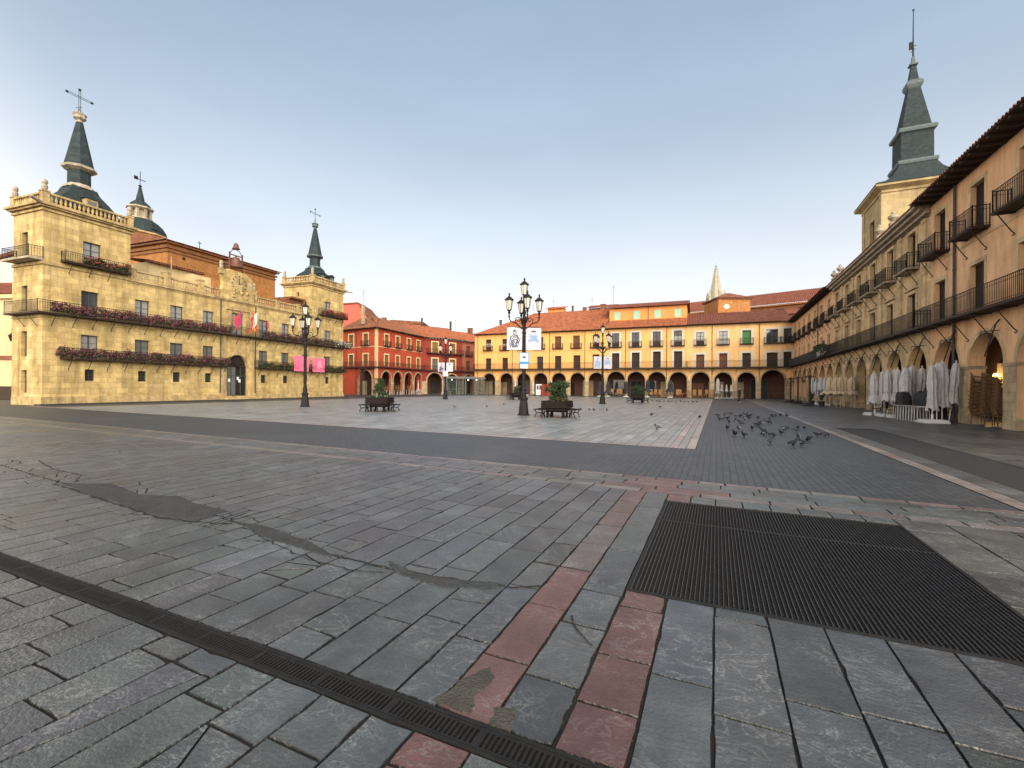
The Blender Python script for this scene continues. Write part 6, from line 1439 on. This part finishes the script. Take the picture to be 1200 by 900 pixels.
parasol((-49.6, 76.6, 0), 'white closed parasol beside the dark red house arch', 'white closed parasols of the far side', 3.6, 'canvas', .3, .3, (0, 0), 'concrete', 121)

# glass pavilion in the corner
KA = math.degrees(math.atan2(4.3, 4.7)); kp = thing('glass_pavilion', 'glass walled terrace pavilion with a flat roof and small lit lamps', 'pavilion', (-42.4, 66.4, 0), R(KA)); KL, KD = 6.6, 3.2
b = MB(); b.box(-.25, -.25, 2.95, KL+.25, KD+.25, 3.15); b.box(-.1, -.1, 3.15, KL+.1, KD+.1, 3.3); b.build('roof', 'greyglass', kp)
b = MB(); b.box(-.1, -.1, -.01, KL+.1, KD+.1, .12); b.build('floor', 'cement', kp)
for x in (0, 1.65, 3.3, 4.95, KL):
    for y in (0, KD): b = MB(); b.box(x-.06, y-.06, .12, x+.06, y+.06, 2.95); b.build('post', 'kframe', kp)
for k in range(4):
    x0, x1 = 1.65*k+.06, 1.65*(k+1)-.06
    if k == 2: continue
    b = MB(); b.box(x0, -.01, .14, x1, .01, 2.9); q = b.build('glass_wall', 'clear', kp); b = MB(); b.box(x0, -.03, 1.1, x1, .03, 1.16); b.build('glazing_bar', 'kframe', q)
    b = MB(); b.box(x0, KD-.01, .14, x1, KD+.01, 2.9); b.build('glass_wall', 'clear', kp)
for x in (0, KL): b = MB(); b.box(x-.01, .06, .14, x+.01, KD-.06, 2.9); b.build('glass_wall', 'clear', kp)
for x in (1.0, 3.9, 5.4): b = MB(); b.lathe([(.03, .1), (.1, .04), (.1, -.04), (.03, -.1)], (x, .6, 2.75), 8); b.build('ceiling_lamp', 'kbulb', kp)
for x in (.9, 2.4, 5.6): b = MB(); b.box(x-.35, 1.2, .7, x+.35, 1.9, .74); b.box(x-.04, 1.5, .12, x+.04, 1.58, .7); b.box(x-.25, 1.35, .12, x+.25, 1.75, .15); b.build('table', 'cream', kp)
# dish and white box on the red house balcony edge; person crossing the far paving
def person(loc, rz, label):
    o = thing('person', label, 'person', loc, rz)
    pts = [(0, 0, .93), (0, .01, 1.15), (0, .0, 1.38), (0, -.02, 1.5), (0, -.03, 1.62), (0, -.035, 1.70)]; ed = [(i, i+1) for i in range(5)]; rad = [(.16, .11), (.15, .11), (.17, .11), (.055, .055), (.075, .09), (.06, .075)]
    for s, st in ((-1, .16), (1, -.14)):
        k = len(pts); pts += [(s*.09, 0, .86), (s*.10, -st*.5-.02, .48), (s*.10, -st*.9+.04, .09), (s*.11, -st*.9-.12, .035)]; ed += [(0, k), (k, k+1), (k+1, k+2), (k+2, k+3)]; rad += [.095, .062, .045, .04]
        k = len(pts); pts += [(s*.19, 0, 1.40), (s*.235, .05*s, 1.13), (s*.22, -.08-.04*s, .92), (s*.2, -.12-.03*s, .84)]; ed += [(2, k), (k, k+1), (k+1, k+2), (k+2, k+3)]; rad += [.062, .05, .04, .035]
    me = skin_mesh('body', pts, ed, rad, 2); me.materials.append(T['skin']); bo = bpy.data.objects.new('body', me); COL.objects.link(bo); bo.parent = o
    ct_ = [(0, 0, .78), (0, .01, 1.0), (0, .01, 1.2), (0, 0, 1.40)]; ce = [(0, 1), (1, 2), (2, 3)]; cr_ = [(.215, .15), (.19, .14), (.185, .14), (.19, .13)]
    for s in (-1, 1): k = len(ct_); ct_ += [(s*.2, 0, 1.40), (s*.24, .05*s, 1.13), (s*.225, -.075-.04*s, .94)]; ce += [(3, k), (k, k+1), (k+1, k+2)]; cr_ += [.082, .07, .06]
    m2 = skin_mesh('coat', ct_, ce, cr_, 2); m2.materials.append(T['coat']); c_ = bpy.data.objects.new('coat', m2); COL.objects.link(c_); c_.parent = o
    tp, te, tr = [(0, 0, .92)], [], [(.15, .12)]
    for s, st in ((-1, .16), (1, -.14)): k = len(tp); tp += [(s*.09, 0, .84), (s*.10, -st*.5-.02, .48), (s*.10, -st*.9+.04, .10)]; te += [(0, k), (k, k+1), (k+1, k+2)]; tr += [.115, .08, .065]
    m3 = skin_mesh('trousers', tp, te, tr, 2); m3.materials.append(T['jean']); t_ = bpy.data.objects.new('trousers', m3); COL.objects.link(t_); t_.parent = o
    h = MB(); h.lathe([(.05, -.02), (.088, .03), (.098, .09), (.085, .145), (.05, .17)], (0, -.02, 1.615), 12); h.build('hair', 'hair', o, smooth=True)
    for k in range(5):
        pass
    return o
person((2.25, 55.9, 0), R(60), 'person in a dark coat walking across the far dark paving')
# kerbs: a low step along the town hall and along the far row
k = MB(); k.box(-.5, -1.0, -.03, 31.9, -.15, .10); o_ = k.build('kerb', 'cement'); o_.location = (*TO, 0); o_.rotation_euler = (0, 0, R(TA)); o_['kind'] = 'structure'
k = MB(); k.box(-9, -5.3, -.03, 50.5, -5.0, .05); o_ = k.build('kerb', 'cement'); o_.location = (*FO, 0); o_.rotation_euler = (0, 0, R(FA)); o_['kind'] = 'structure'

# plants hung on the far balcony of the right row
o = thing('balcony_plant', 'dark round bush on the screened balcony of the right row', 'plant', (9.85, 57.3, 5.75)); b = MB(); blooms(b, -.5, .5, -.55, .55, -.4, .55, 700, .09, random.Random(5)); b.build('foliage', 'leafdark', o)
b = MB(); b.box(-.15, -.5, -.55, .15, .5, -.2); b.build('trough', 'trough', o)
o = thing('balcony_plant', 'white flowered trailing plant on the screened balcony of the right row', 'plant', (9.85, 55.4, 5.5)); b = MB(); blooms(b, -.35, .25, -1.0, 1.0, -.5, .6, 600, .09, random.Random(6)); b.build('foliage', 'leaf', o)
b = MB(); blooms(b, -.4, .2, -1.0, 1.0, -.5, .3, 260, .07, random.Random(7)); b.build('blossom', 'petalw', o)
